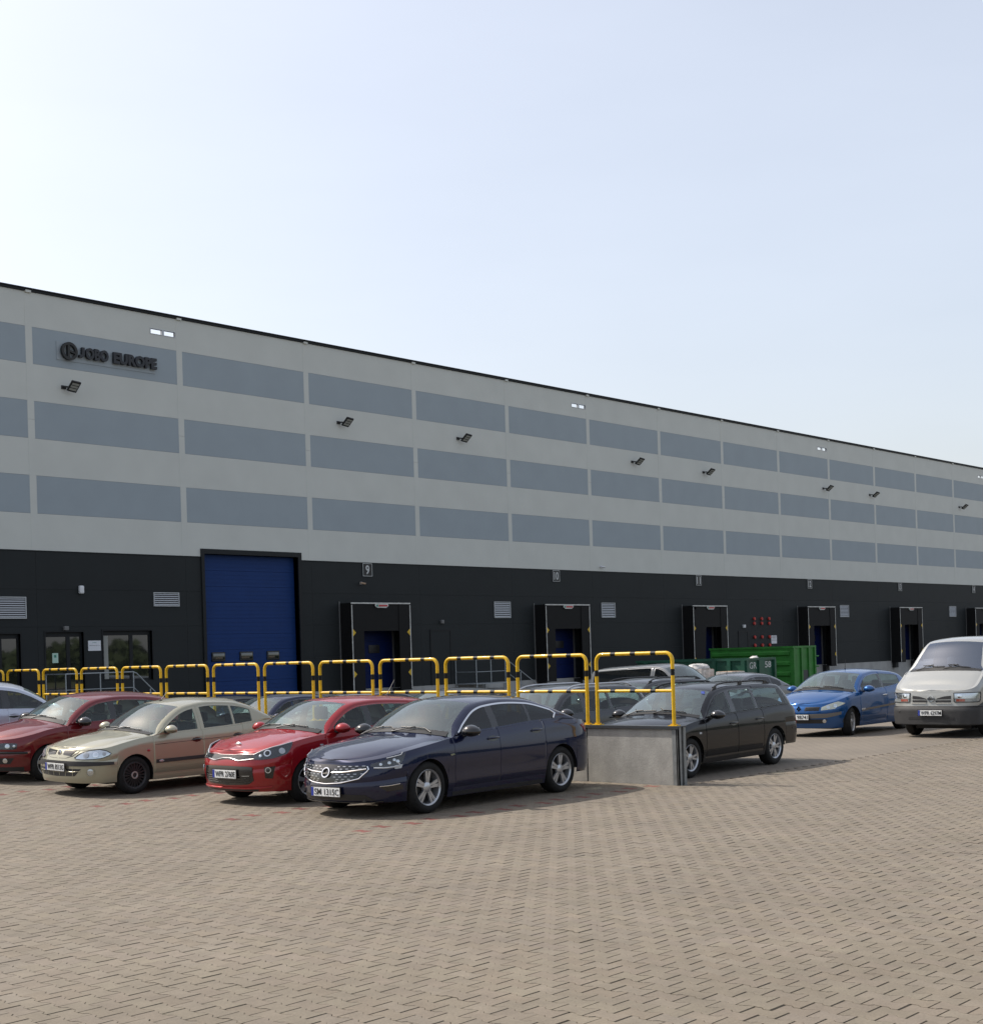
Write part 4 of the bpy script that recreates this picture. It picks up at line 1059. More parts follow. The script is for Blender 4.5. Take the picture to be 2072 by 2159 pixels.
        # lining of roof, pillars and doors inside
        V = []; Fc = []; idx = {}
        for i in range(ns - 1):
            xm = (Xs[i] + Xs[i + 1]) / 2
            if not (s.ws[0] - 0.15 < xm < s.L - 0.12): continue
            for j in range(iS - 4, nr - 1):
                r = reg[i, j]
                if r.startswith('pane') or r in ('windscreen', 'rear_window', 'hood'): continue
                for sd in (1, -1):
                    q = []
                    for a, b in ((i, j), (i + 1, j), (i + 1, j + 1), (i, j + 1)):
                        key = (sd, a, b)
                        if key not in idx:
                            idx[key] = len(V); p = G[a, b] - N[a, b] * 0.022; V.append((p[0], p[1] * sd, p[2]))
                        q.append(idx[key])
                    Fc.append(q)
        lm = link('cabin_lining', mesh('cabin_lining', V, Fc, s.sp.get('lining', M['headliner'])), s.root)
        # floor pan and wheel wells
        h = s.hw
        u = MB().box(s.fo * 0.25, s.L - 0.30, -(h - 0.34), h - 0.34, max(s.zr + 0.02, 0.26), 0.36)
        u.box(s.fo * 0.62, s.L - 0.85, -(h - 0.32), h - 0.32, 0.165, 0.30)  # lower slab set down to deepen the shade beneath the car
        u.box(xa + Ra + 0.03, xb - Ra - 0.03, -(h - 0.07), -(h - 0.30), s.zc + 0.02, 0.34); u.box(xa + Ra + 0.03, xb - Ra - 0.03, h - 0.30, h - 0.07, s.zc + 0.02, 0.34)
        u.box(0.16, s.fo * 0.25, -(h - 0.40), h - 0.40, s.zf + 0.01, 0.34)
        for c in (xa, xb):
            for sd in (-1, 1):
                y0, y1 = sorted((sd * (h - 0.32), sd * (h - 0.045)))
                u.lathe([(Ra + 0.015, y0), (Ra + 0.015, y1)], (c, 0, zw), 'y', 18, (0, math.pi))
                u.box(c - Ra - 0.02, c + Ra + 0.02, min(sd * (h - 0.30), sd * (h - 0.33)), max(sd * (h - 0.30), sd * (h - 0.33)), 0.22, zw + Ra + 0.01)
        u.build('floor_pan', M['brake'], s.root, fix=False)
        # cabin: floor, dash, seats, wheel
        zb = float(s.zs_(s.ws[1]))
        cx0 = s.ws[0] + 0.05; cx1 = (s.rw[1] if s.rw else s.L - 0.3) - 0.15
        wn = h - 0.13
        c = MB().box(cx0, cx1, -wn, wn, 0.42, 0.47)
        c.build('cabin_floor', M['interior'], s.root)
        zd = zb - 0.02 + s.sp.get('dash', 0)
        dsh = MB().add([(cx0 - 0.06, -wn, zd - 0.02), (cx0 - 0.06, wn, zd - 0.02), (cx0 + 0.50, wn, zd - 0.01), (cx0 + 0.50, -wn, zd - 0.01), (cx0 - 0.06, -wn, 0.47), (cx0 - 0.06, wn, 0.47), (cx0 + 0.62, wn, 0.47), (cx0 + 0.62, -wn, 0.47)],
                       [(0, 1, 2, 3), (4, 7, 6, 5), (3, 2, 6, 7), (0, 3, 7, 4), (1, 5, 6, 2), (0, 4, 5, 1)])
        dsh.build('dashboard', M['plastic'], s.root, 40)
        hx = s.ws[1] + s.sp.get('seat_dx', 0.22)
        hr = float(s.TOP(hx)) - 0.14 + s.sp.get('seat_dz', 0)
        for sd in (-1, 1):
            b = MB().rbox(hx - 0.06, hx + 0.09, sd * h * 0.40 - 0.22, sd * h * 0.40 + 0.22, 0.47, hr - 0.22, 0.05, 2)
            so_ = b.build('seat', M['seat'], s.root, 50)
            MB().rbox(hx + 0.0, hx + 0.10, sd * h * 0.40 - 0.125, sd * h * 0.40 + 0.125, hr - 0.20, hr, 0.045, 3).build('headrest', M['seat'], so_, 50)
        if s.sp.get('rear_seat', True):
            MB().rbox(hx + 0.82, hx + 0.98, -wn * 0.86, wn * 0.86, 0.47, hr - 0.30, 0.05, 2).build('rear_bench', M['seat'], s.root, 50)
            for y in (-0.38, 0.38): MB().rbox(hx + 0.88, hx + 0.97, y - 0.11, y + 0.11, hr - 0.29, hr - 0.12, 0.04, 2).build('headrest', M['seat'], s.root, 50)
        sw = MB(); cxx = cx0 + 0.62; n = 24; cz = zd + 0.02
        ring = [(cxx + 0.055 * math.sin(a), -h * 0.40 + 0.18 * math.cos(a), cz + 0.175 * math.sin(a)) for a in np.linspace(0, 2 * math.pi, n + 1)]
        sw.tube(ring, 0.016, 8); sw.tube([(cxx, -h * 0.40 - 0.17, cz), (cxx, -h * 0.40 + 0.17, cz)], 0.018, 6)
        sw.build('steering_wheel', M['plastic'], s.root, 50)
        s.wheels()
    # ---------------- wheels
    def wheels(s):
        kind = s.sp.get('rim', 'double5'); key = (kind, s.R, s.tw)
        rr = s.sp.get('rimr', s.R * 0.655)
        if key not in WHEELS:
            t = s.tw / 2; Rr = s.R
            ty = MB().lathe([(rr - 0.012, t * 0.78), (rr + 0.004, t * 0.90), (rr + 0.02, t * 0.99), ((rr + Rr) / 2, t * 1.04), (Rr - 0.03, t * 0.97), (Rr - 0.008, t * 0.82), (Rr, t * 0.60), (Rr, -t * 0.60), (Rr - 0.008, -t * 0.82), (Rr - 0.03, -t * 0.97), ((rr + Rr) / 2, -t * 1.04), (rr + 0.004, -t * 0.9)], (0, 0, 0), 'y', 48)
            for q in (-0.3, 0.0, 0.3): pass
            tyo = ty.build('tyre', M['tyre'], None, 40)
            rim = MB().lathe([(rr - 0.035, -t * 0.6), (rr - 0.022, t * 0.4), (rr - 0.014, t * 0.80), (rr + 0.004, t * 0.94), (rr + 0.010, t * 0.90)], (0, 0, 0), 'y', 48)
            def spoke(a, w0, w1, off, r0=0.045, r1=None, th=0.03, y0=0.62, y1=0.74):
                r1 = r1 or rr - 0.012
                ca, sa = math.cos(a), math.sin(a)
                P = []
                for r_, w_, yy in ((r0, w0, t * y0 + 0.012), (r1, w1, t * y1)):
                    for sgn in (-1, 1):
                        q = off * (r_ / r1 if off else 0) + sgn * w_
                        P.append((r_, q, yy))
                V = [(r_ * ca - q * sa, yy, r_ * sa + q * ca) for r_, q, yy in P] + [(r_ * ca - q * sa, yy - th, r_ * sa + q * ca) for r_, q, yy in P]
                rim.add(V, [(0, 1, 3, 2), (4, 6, 7, 5), (0, 4, 5, 1), (2, 3, 7, 6), (0, 2, 6, 4), (1, 5, 7, 3)])
            if kind == 'double5':
                for k in range(5):
                    a = 2 * math.pi * k / 5 + math.pi / 2 + 0.1
                    for o in (-1, 1): spoke(a, 0.016, 0.023, o * 0.032, r0=0.04)
            elif kind == 'twin5':
                for k in range(5):
                    a = 2 * math.pi * k / 5 + math.pi / 2 + 0.3
                    for o in (-1, 1): spoke(a, 0.014, 0.019, o * 0.034, r0=0.04)
            elif kind == 'fins':
                for k in range(20): spoke(2 * math.pi * k / 20, 0.006, 0.011, 0, r0=0.05, y0=0.78, y1=0.80, th=0.012)
            else:
                for k in range(6): spoke(2 * math.pi * k / 6 + 0.2, 0.022, 0.035, 0)
            rim.lathe([(0.0, t * 0.82), (0.045, t * 0.82), (0.072, t * 0.70), (0.078, t * 0.45)], (0, 0, 0), 'y', 24)
            rmo = rim.build('rim', M['alloy_dark'] if kind == 'fins' else M['alloy'], None, 35)
            hub = MB().lathe([(0.0, t * 0.18), (rr * 0.62, t * 0.18), (rr * 0.62, t * 0.05), (rr - 0.01, t * 0.05), (rr - 0.01, -t * 0.7), (0, -t * 0.7)], (0, 0, 0), 'y', 32)
            hbo = hub.build('wheel', M['brake'], None, 40)
            extra = None
            if kind == 'fins':
                ex = MB().lathe([(0.062, t * 0.86), (0.058, t * 0.92), (0.040, t * 0.92), (0.036, t * 0.86)], (0, 0, 0), 'y', 24).build('hub_ring', M['alloy'], None, 40)
                ex2 = MB().lathe([(rr - 0.004, t * 0.86), (rr - 0.006, t * 0.905), (rr - 0.016, t * 0.905), (rr - 0.02, t * 0.86)], (0, 0, 0), 'y', 40).build('outer_ring', M['dark_steel'], None, 40)
                extra = (ex.data, ex2.data); bpy.data.objects.remove(ex); bpy.data.objects.remove(ex2)
            WHEELS[key] = (hbo.data, tyo.data, rmo.data, extra)
            for o in (hbo, tyo, rmo): bpy.data.objects.remove(o)
        hb, ty, rm, ex = WHEELS[key]
        steer = s.sp.get('steer', 0.0)
        for x in (s.fo, s.fo + s.wb):
            for sd in (-1, 1):
                w = link('wheel', hb, s.root, (x, sd * (s.hw - 0.025 - s.tw / 2), s.R))
                w.rotation_euler = (0, 0, (math.pi if sd < 0 else 0) + (steer if x == s.fo else 0))
                link('tyre', ty, w); link('rim', rm, w)
                if ex: link('hub_ring', ex[0], w); link('outer_ring', ex[1], w)
    # ---------------- surface details
    def patch(s, name, top, bot, m, off=0.004, n=14, rows=5, depth=0.012, parent=None, mirror=False, smooth=35):
        def rs(pl):
            pl = np.array(pl, float); d = np.concatenate([[0], np.cumsum(np.hypot(*np.diff(pl, axis=0).T))]); q = np.linspace(0, d[-1], n)
            return np.stack([np.interp(q, d, pl[:, 0]), np.interp(q, d, pl[:, 1])], -1)
        T, B = rs(top), rs(bot)
        outs = []
        for mir in ((1, -1) if mirror else (1,)):
            Q = np.array([T * (1 - k / rows) + B * (k / rows) for k in range(rows + 1)]); Q[..., 0] *= mir
            P = s.ps(Q[..., 0], Q[..., 1]); Nn = s.nrm(Q[..., 0], Q[..., 1])
            A = P + Nn * off; mb = MB(); mb.grid(A)
            k0 = 0; a, b = A.shape[:2]
            ring = [(0, j) for j in range(b)] + [(i, b - 1) for i in range(1, a)] + [(a - 1, j) for j in range(b - 2, -1, -1)] + [(i, 0) for i in range(a - 2, 0, -1)]
            inn = (P - Nn * depth)
            k1 = len(mb.v); mb.v += [tuple(inn[i, j]) for i, j in ring]; L = len(ring)
            for q in range(L):
                i, j = ring[q]; i2, j2 = ring[(q + 1) % L]
                mb.f.append((i * b + j, k1 + q, k1 + (q + 1) % L, i2 * b + j2))
            outs.append(mb.build(name, m, parent or s.root, smooth))
        return outs
    def strip(s, name, pts, w, m, off=0.006, parent=None, mirror=False, closed=False):
        """thin band following the shell: pts (s, z)"""
        outs = []
        for mir in ((1, -1) if mirror else (1,)):
            pts_ = [(p[0] * mir, p[1]) for p in pts]
            if closed: pts_ = pts_ + [pts_[0]]
            d = np.concatenate([[0], np.cumsum(np.hypot(*np.diff(np.array(pts_), axis=0).T))]); n = max(6, int(d[-1] / 0.04))
            q = np.linspace(0, d[-1], n); A = np.array(pts_); S_ = np.interp(q, d, A[:, 0]); Z_ = np.interp(q, d, A[:, 1])
            P = s.ps(S_, Z_) + s.nrm(S_, Z_) * off
            outs.append(MB().tube([tuple(p) for p in P], w, 6).build(name, m, parent or s.root, 50))
        return outs
    def disc(s, name, sv, z, r, m, off=0.008, parent=None, ry=None, hole=0.0, th=0.008):
        P = s.ps(sv, z); Nn = s.nrm(sv, z); Nn = np.asarray(Nn)
        t = np.cross([0, 0, 1.0], Nn); t /= np.linalg.norm(t); b = np.cross(Nn, t); ry = ry or r
        n = 20; ring = lambda k, h: [P + Nn * h + (t * r * math.cos(2 * math.pi * q / n) + b * ry * math.sin(2 * math.pi * q / n)) * k for q in range(n)]
        mb = MB()
        if hole:
            V = ring(1, off) + ring(hole, off) + ring(1, off - th) + ring(hole, off - th)
            Fc = [(q, (q + 1) % n, n + (q + 1) % n, n + q) for q in range(n)] + [(q, 2 * n + q, 2 * n + (q + 1) % n, (q + 1) % n) for q in range(n)] + [(n + q, n + (q + 1) % n, 3 * n + (q + 1) % n, 3 * n + q) for q in range(n)]
        else:
            V = ring(0.86, off) + ring(1, off - th * 0.3) + ring(1, off - th)
            Fc = [tuple(range(n))] + [(q, (q + 1) % n, n + (q + 1) % n, n + q) for q in range(n)] + [(n + q, n + (q + 1) % n, 2 * n + (q + 1) % n, 2 * n + q) for q in range(n)]
        mb.add(V, Fc); return mb.build(name, m, parent or s.root, 40)
    def plate(s, txt, z, y=0.0, lean=0.0, frame=True, dx=0.0, blue=True):
        x = float(s.ps(s.sY(0.22), z)[0]) - 0.022 + dx
        x = min(x, float(s.ps(0.001, z)[0]) - 0.012 + dx)
        p = MB().box(x - 0.006, x + 0.004, y - 0.272, y + 0.272, z - 0.068, z + 0.068).build('license_plate', M['gloss_black'], s.root)
        MB().box(x - 0.010, x - 0.0062, y - 0.26, y + 0.26, z - 0.057, z + 0.057).build('plate_sheet', M['plate'], p)
        if blue: MB().box(x - 0.0125, x - 0.0102, y + 0.215, y + 0.258, z - 0.055, z + 0.055).build('country_band', M['plate_blue'], p)
        put_text('plate_text', txt, 0.44 if blue else 0.46, 0.080, (x - 0.0135, y - (0.026 if blue else 0), z), (0, -1, 0), (0, 0, 1), M['ink'], p, 0.003, 0.006)
        MB().box(x + 0.004, x + 0.09, y - 0.15, y + 0.15, z - 0.04, z + 0.04).build('plate_holder', M['plastic'], p)
        return p
    def mirror_pair(s, x, z, m, m2=None, size=1.0, out=0.09, sides=(-1, 1)):
        for sd in sides:
            yb = float(s.pt(x, min(z - 0.05, s.zs_(x) - 0.005), 1)[1]) - 0.02
            c = (x - 0.01, sd * (yb + out + 0.06), z)
            def f(p):
                q = list(p)
                if q[0] > 0.25: q[0] = 0.25 + (q[0] - 0.25) * 0.15
                q[2] = q[2] * (1.0 - 0.22 * (q[1] * sd if q[1] * sd > 0 else 0)) * (0.8 if q[2] < 0 else 1)
                return q
            mo = MB().ball(c, 0.115 * size, 0.125 * size, 0.082 * size, 20, 12, f).build('wing_mirror', m, s.root, 60)
            MB().prism([(x - 0.05, sd * (yb - 0.03), z - 0.075 * size), (x + 0.06, sd * (yb - 0.03), z - 0.075 * size), (x + 0.04, sd * (yb + 0.10), z - 0.035 * size), (x - 0.04, sd * (yb + 0.10), z - 0.035 * size)], (0, 0, 0.028)).build('mirror_foot', m2 or M['plastic'], mo)
            MB().box(c[0] + 0.022 * size, c[0] + 0.032 * size, c[1] - 0.09 * size, c[1] + 0.085 * size, c[2] - 0.045 * size, c[2] + 0.05 * size).build('mirror_glass', M['reflector'], mo)
    def handle(s, x, z, m, ln=0.20, cup=True):
        for sd in (-1, 1):
            def q(xx, zz, o):
                sv = s.sX(xx, sd); return s.ps(sv, zz) + s.nrm(sv, zz) * o
            if cup:
                s.patch('handle_recess', [(s.sX(x - ln * 0.42, sd), z + 0.022), (s.sX(x, sd), z + 0.035), (s.sX(x + ln * 0.42, sd), z + 0.022)], [(s.sX(x - ln * 0.42, sd), z - 0.026), (s.sX(x, sd), z - 0.042), (s.sX(x + ln * 0.42, sd), z - 0.026)], M['gloss_black'] if m is not M['plastic'] else M['plastic'], 0.002, 8, 3)
            pts = [q(x - ln / 2, z - 0.002, 0.004), q(x - ln * 0.4, z, 0.030), q(x, z + 0.003, 0.036), q(x + ln * 0.4, z + 0.004, 0.030), q(x + ln / 2, z + 0.004, 0.004)]
            MB().tube([tuple(p) for p in pts], [0.010, 0.014, 0.015, 0.014, 0.010], 8).build('door_handle', m, s.root, 50)
    def top_pt(s, x, yf, lift=0.0):
        """point on the upper skin at station x (edge) and fraction across (0 left edge .. 1 right edge)"""
        Xs = np.array([q[0] for q in s.S]); i = int(np.argmin(abs(Xs - x))); iw, ic = s.rows['iw'], s.rows['ic']
        sd = -1 if yf < 0.5 else 1; f = abs(yf - 0.5) * 2; j = ic - f * (ic - iw); j0 = int(math.floor(j)); j1 = min(j0 + 1, ic); t = j - j0
        p = s.G[i, j0] * (1 - t) + s.G[i, j1] * t; n = s.N[i, j0]; p = p + n * lift
        return (p[0], p[1] * sd, p[2])
    def wipers(s, m=None, lift=0.02, grey=False):
        m = m or M['plastic']; c, t = s.ws
        cow = MB(); A = []
        for f in np.linspace(0.02, 0.98, 21):
            a = s.top_pt(c - 0.02, f, 0.006); b = s.top_pt(c + 0.075, f, 0.006); A.append((a, b))
        G_ = np.array(A).transpose(1, 0, 2); cow.grid(G_); cow.build('cowl_panel', M['ink'], s.root, 40)
        for f0, f1, dx in ((0.16, 0.46, 0.10), (0.50, 0.84, 0.10)):
            pts = [s.top_pt(c + dx * (0.6 + 0.4 * k / 5), f0 + (f1 - f0) * k / 5, lift) for k in range(6)]
            wo = MB().tube(pts, 0.009, 6).build('wiper', m, s.root, 50)
            fm = f1 + 0.10 if f1 < 0.5 else f1 - 0.02
            MB().tube([s.top_pt(c - 0.01, min(f1 + 0.05, 0.93), 0.012), s.top_pt(c + 0.05, (f0 + f1) / 2 + 0.08, lift + 0.015), s.top_pt(c + dx * 0.8, (f0 + f1) / 2, lift + 0.012)], 0.008, 6).build('wiper_arm', m, wo, 50)
    def antenna(s, x, yf, ln, lean=0.5):
        p = Vector(s.top_pt(x, yf, 0.0)); MB().tube([p, p + Vector((lean, 0, 1)).normalized() * ln], [0.008, 0.004], 6).build('antenna', M['ink'], s.root, 50)
        MB().ball(tuple(p), 0.035, 0.02, 0.02, 10, 6).build('antenna_base', M['plastic'], s.root, 50)
    def roof_rails(s, x0, x1, m, h=0.055, r=0.016):
        Xs = np.array([q[0] for q in s.S]); ib = s.rows['ib']
        for sd in (-1, 1):
            n = 16; pts = []
            for k in range(n + 1):
                x = x0 + (x1 - x0) * k / n; i = int(np.argmin(abs(Xs - x))); p = s.G[i, ib]
                e = min(k / 1.6, (n - k) / 1.6, 1.0); pts.append((x, sd * (p[1] - 0.015), p[2] - 0.005 + h * math.sqrt(max(e, 0.0)) * 1.0))
            ro = MB().tube(pts, r, 8).build('roof_rail', m, s.root, 60)
            for k in (1, n // 2, n - 1):
                p = pts[k]; MB().box(p[0] - 0.05, p[0] + 0.05, p[1] - 0.012, p[1] + 0.012, p[2] - h - 0.02, p[2]).build('rail_foot', m, ro)
    def edge_line(s, name, j, xa, xb, m, w=0.008, lift=0.004):
        Xs = np.array([q[0] for q in s.S]); ii = [i for i in range(len(Xs)) if xa <= Xs[i] <= xb]
        for sd in (-1, 1):
            pts = []
            for i in ii:
                p = s.G[i, j] + s.N[i, j] * lift; p = (p[0], p[1] * sd, p[2])
                if not pts or (Vector(p) - Vector(pts[-1])).length > 0.01: pts.append(p)
            MB().tube(pts, w, 6).build(name, m, s.root, 60)
    def headlamp(s, top, bot, housing, bulbs=(), mirror=True, lensoff=0.012, trim=None):
        for sd in (1, -1) if mirror else (1,):
            T = [(p[0] * sd, p[1]) for p in top]; B = [(p[0] * sd, p[1]) for p in bot]
            hl = s.patch('headlight', T, B, housing, 0.003, 16, 5)[0]
            for (a, z, r, m) in bulbs: s.disc('reflector', a * sd, z, r, m, 0.010, hl, th=0.006)
            s.patch('lens', T, B, M['lens'], lensoff, 16, 5, parent=hl)
            if trim: s.strip('lamp_trim', [(p[0] * sd, p[1]) for p in trim[0]], trim[1], trim[2], 0.008, hl)
P_NAVY = paint('navy_paint', (0.003, 0.0072, 0.036), 0.45, 0.36)
P_RED = paint('red_paint', (0.27, 0.006, 0.010), 0.25, 0.35)
P_BEIGE = paint('beige_paint', (0.35, 0.335, 0.25), 0.55, 0.36)
P_WINE = paint('wine_paint', (0.135, 0.008, 0.012), 0.35, 0.36)
P_PALE = paint('pale_blue_paint', (0.46, 0.50, 0.585), 0.45, 0.36)
P_BLACK = paint('black_paint', (0.004, 0.0045, 0.007), 0.2, 0.32, 0.62)
P_BLUE = paint('blue_paint', (0.006, 0.072, 0.235), 0.5, 0.34)
P_SILVER = paint('silver_paint', (0.33, 0.335, 0.32), 0.35, 0.38)
P_GREY = paint('grey_paint', (0.10, 0.105, 0.115), 0.5, 0.36)
P_DARK = paint('dark_grey_paint', (0.010, 0.011, 0.015), 0.35, 0.34)
P_MGREY = paint('mid_grey_paint', (0.13, 0.14, 0.15), 0.15, 0.4)
P_LSILV = paint('light_silver_paint', (0.32, 0.35, 0.38), 0.6, 0.36)
GS, GC, GD = M['glass_screen'], M['glass_clear'], M['glass_dark']

# ---- navy liftback sedan, nearest car
c = Car('parked_sedan', 'dark navy sedan with chrome grille, nearest car beside the concrete wall', dict(
    L=4.90, hw=0.930, wb=2.83, fo=0.955, R=0.335, tw=0.225, zf=0.195, zc=0.175, zr=0.27, paint=P_NAVY, gscreen=GS, gside=glass('sedan_tinted_glass', (0.17, 0.21, 0.22), 1.6),
    fx=0.95, nf=2.25, rx=0.75, nr=2.3, ws=(1.46, 2.20), rw=(3.42, 4.28), bowf=0.20, bowr=0.16, roofcr=0.075, tum=0.52,
    top=[(0.0, 0.715), (0.10, 0.75), (0.5, 0.875), (1.0, 0.958), (1.40, 1.005), (1.50, 1.04), (1.80, 1.235), (2.12, 1.395), (2.30, 1.435), (2.75, 1.462), (3.2, 1.44), (3.6, 1.355), (4.0, 1.215), (4.35, 1.075), (4.6, 1.04), (4.90, 1.02)],
    belt=[(0.0, 0.695), (0.25, 0.745), (0.6, 0.825), (1.2, 0.905), (1.5, 0.945), (2.0, 0.985), (2.6, 1.012), (3.2, 1.045), (3.7, 1.055), (4.2, 1.035), (4.6, 1.0), (4.9, 0.97)],
    F=[(0.15, 0.13), (0.24, 0.03), (0.40, 0.0), (0.52, 0.01), (0.62, 0.045), (0.70, 0.085), (0.80, 0.13)],
    Rr=[(0.2, 0.16), (0.38, 0.03), (0.55, 0.0), (0.75, 0.05), (0.95, 0.10), (1.4, 0.13)], jb=7, jr=7,
    SY=[(0.15, 0.935), (0.26, 0.960), (0.36, 0.985), (0.50, 0.985), (0.64, 1.0), (0.76, 0.995), (0.90, 0.975), (1.1, 0.955)],
    seams=[1.46, 2.40, 3.42], panes=[(1.66, 2.33), (2.47, 3.14), (3.19, 3.72)], trim_chrome=True, rim='double5', rimr=0.228, lining=M['interior']),
    (11.87, 13.62, 0.0), R(2.2))
y = c.sY
c.patch('grille', [(y(-0.56), 0.655), (y(-0.3), 0.672), (0, 0.678), (y(0.3), 0.672), (y(0.56), 0.655)], [(y(-0.47), 0.515), (y(-0.25), 0.465), (0, 0.448), (y(0.25), 0.465), (y(0.47), 0.515)], M['gloss_black'], 0.004, 26, 6)
c.strip('grille_frame', [(y(-0.56), 0.655), (y(-0.585), 0.61), (y(-0.49), 0.505), (y(-0.25), 0.452), (0, 0.436), (y(0.25), 0.452), (y(0.49), 0.505), (y(0.585), 0.61), (y(0.56), 0.655)], 0.008, M['chrome'], 0.012)
for a in (-1, 1): c.strip('grille_wing', [(y(a * 0.095), 0.575), (y(a * 0.3), 0.585), (y(a * 0.555), 0.622)], 0.010, M['chrome'], 0.012)
for r, z in enumerate((0.645, 0.615, 0.55, 0.52, 0.49, 0.467)):
    hw_ = 0.52 if z > 0.53 else 0.52 - (0.55 - z) * 2.6
    for q in np.arange(-hw_, hw_ + 0.01, 0.085):
        q += 0.04 * (r % 2)
        if abs(q) < 0.11 or abs(q) > hw_: continue
        zz = z + abs(q) * 0.03
        c.patch('grille_tab', [(y(q - 0.020), zz + 0.0038), (y(q + 0.020), zz + 0.0038)], [(y(q - 0.020), zz - 0.0038), (y(q + 0.020), zz - 0.0038)], M['alloy'], 0.008, 3, 1)
c.disc('badge', 0.001, 0.572, 0.070, M['chrome'], 0.028, hole=0.80, th=0.02)
xb = float(c.ps(0.001, 0.572)[0])
MB().prism([(xb - 0.030, 0.075, 0.571), (xb - 0.030, -0.035, 0.585), (xb - 0.030, -0.075, 0.573), (xb - 0.030, 0.035, 0.561)], (0.008, 0, 0)).build('badge', M['chrome'], c.root)
c.headlamp([(y(-0.60), 0.685), (y(-0.72), 0.725), (y(-0.84), 0.775), (c.sX(0.56), 0.810)], [(y(-0.585), 0.655), (y(-0.70), 0.635), (y(-0.82), 0.650), (c.sX(0.50), 0.700)], M['lamp_dark'],
           [(y(-0.69), 0.675, 0.020, M['reflector']), (y(-0.76), 0.690, 0.022, M['reflector']), (y(-0.82), 0.705, 0.024, M['reflector']), (c.sX(0.40), 0.725, 0.02, M['reflector'])])
c.strip('day_light', [(y(-0.63), 0.632), (y(-0.74), 0.630), (y(-0.84), 0.650), (c.sX(0.44), 0.690)], 0.010, M['lamp_white'], 0.014, mirror=True)
c.patch('day_light', [(y(-0.80), 0.655), (y(-0.85), 0.668)], [(y(-0.805), 0.615), (y(-0.845), 0.620)], M['lamp_white'], 0.014, 4, 2, mirror=True)
c.strip('day_light', [(y(-0.74), 0.745), (y(-0.85), 0.785), (c.sX(0.52), 0.812)], 0.007, M['lamp_white'], 0.014, mirror=True)
c.patch('lower_grille', [(y(-0.55), 0.30), (0, 0.315), (y(0.55), 0.30)], [(y(-0.66), 0.225), (0, 0.235), (y(0.66), 0.225)], M['plastic'], 0.004, 20, 4)
c.strip('front_lip', [(c.sX(0.30), 0.215), (y(-0.6), 0.205), (0, 0.212), (y(0.6), 0.205), (-c.sX(0.30), 0.215)], 0.008, M['gloss_black'], 0.008)
c.strip('fog_trim', [(y(-0.70), 0.402), (y(-0.78), 0.408), (y(-0.845), 0.425)], 0.007, M['chrome'], 0.010, mirror=True)
c.patch('fog_recess', [(y(-0.70), 0.395), (y(-0.86), 0.412)], [(y(-0.76), 0.335), (y(-0.86), 0.355)], M['gloss_black'], 0.003, 8, 3, mirror=True)
c.plate('SM 1315C', 0.335)
c.mirror_pair(1.72, 1.01, M['gloss_black'], size=1.1)
for sd in (-1, 1):          # chrome kick at the rear end of the window line
    Xs_ = np.array([q_[0] for q_ in c.S]); i_ = int(np.argmin(abs(Xs_ - 3.72))); A_ = c.G[i_, c.rows['ia']]; B_ = c.G[i_, c.rows['it1']]
    MB().tube([(A_[0] - 0.02, sd * (A_[1] + 0.006), A_[2] - 0.01), (A_[0] + 0.05, sd * (A_[1] * 0.5 + B_[1] * 0.5 + 0.008), (A_[2] + B_[2]) / 2), (B_[0] - 0.02, sd * (B_[1] + 0.008), B_[2])], [0.012, 0.020, 0.010], 8).build('window_trim', M['chrome'], c.root, 60)
c.handle(2.26, 0.885, P_NAVY, 0.22); c.handle(3.22, 0.935, P_NAVY, 0.22)
c.patch('side_badge', [(c.sX(1.36), 0.735), (c.sX(1.44), 0.742)], [(c.sX(1.37), 0.712), (c.sX(1.45), 0.722)], M['chrome'], 0.006, 4, 2)
c.patch('tail_light', [(c.sX(4.30), 0.955), (c.sX(4.62), 0.985), (c.sX(4.86), 0.97)], [(c.sX(4.46), 0.84), (c.sX(4.66), 0.80), (c.sX(4.86), 0.79)], M['red_lens'], 0.006, 12, 4, mirror=True)
c.wipers(); c.patch('sill_trim', [(c.sX(1.42), 0.235), (c.sX(3.35), 0.235)], [(c.sX(1.42), 0.185), (c.sX(3.35), 0.185)], M['plastic'], 0.004, 12, 2, mirror=True)
for q in (): MB().tube([c.top_pt(xq, 0.5 + (q - 0.5) * (1.15 - 0.25 * xq), 0.001) for xq in (0.25, 0.5, 0.8, 1.1)], [0.004, 0.009, 0.008, 0.003], 6).build('hood_crease', P_NAVY, c.root, 60)

# ---- red hatchback
c = Car('parked_hatchback', 'bright red hatchback parked between the navy sedan and the beige car', dict(
    L=4.07, hw=0.862, wb=2.58, fo=0.84, R=0.312, zf=0.20, zc=0.19, zr=0.30, paint=P_RED, gscreen=GS, gside=GC, fx=0.70, nf=2.95, rx=0.5, nr=2.6,
    ws=(1.16, 1.86), rw=(3.58, 3.95), bowf=0.19, roofcr=0.07, tum=0.44, bowr=0.10,
    top=[(0.0, 0.755), (0.08, 0.785), (0.4, 0.885), (0.8, 0.965), (1.10, 1.015), (1.2, 1.055), (1.5, 1.245), (1.80, 1.385), (2.0, 1.43), (2.4, 1.452), (3.0, 1.43), (3.5, 1.375), (3.62, 1.34), (3.8, 1.16), (3.93, 1.02), (4.07, 0.97)],
    belt=[(0.0, 0.735), (0.25, 0.795), (0.55, 0.875), (1.0, 0.93), (1.3, 0.955), (2.0, 0.985), (3.0, 1.03), (3.6, 1.06), (3.95, 0.98), (4.07, 0.94)],
    seams=[1.18, 2.10, 3.02], panes=[(1.38, 2.04), (2.16, 2.86), (2.92, 3.18)], rim='six', steer=0.0),
    (12.22, 16.16, 0.0), R(0.5))
y = c.sY
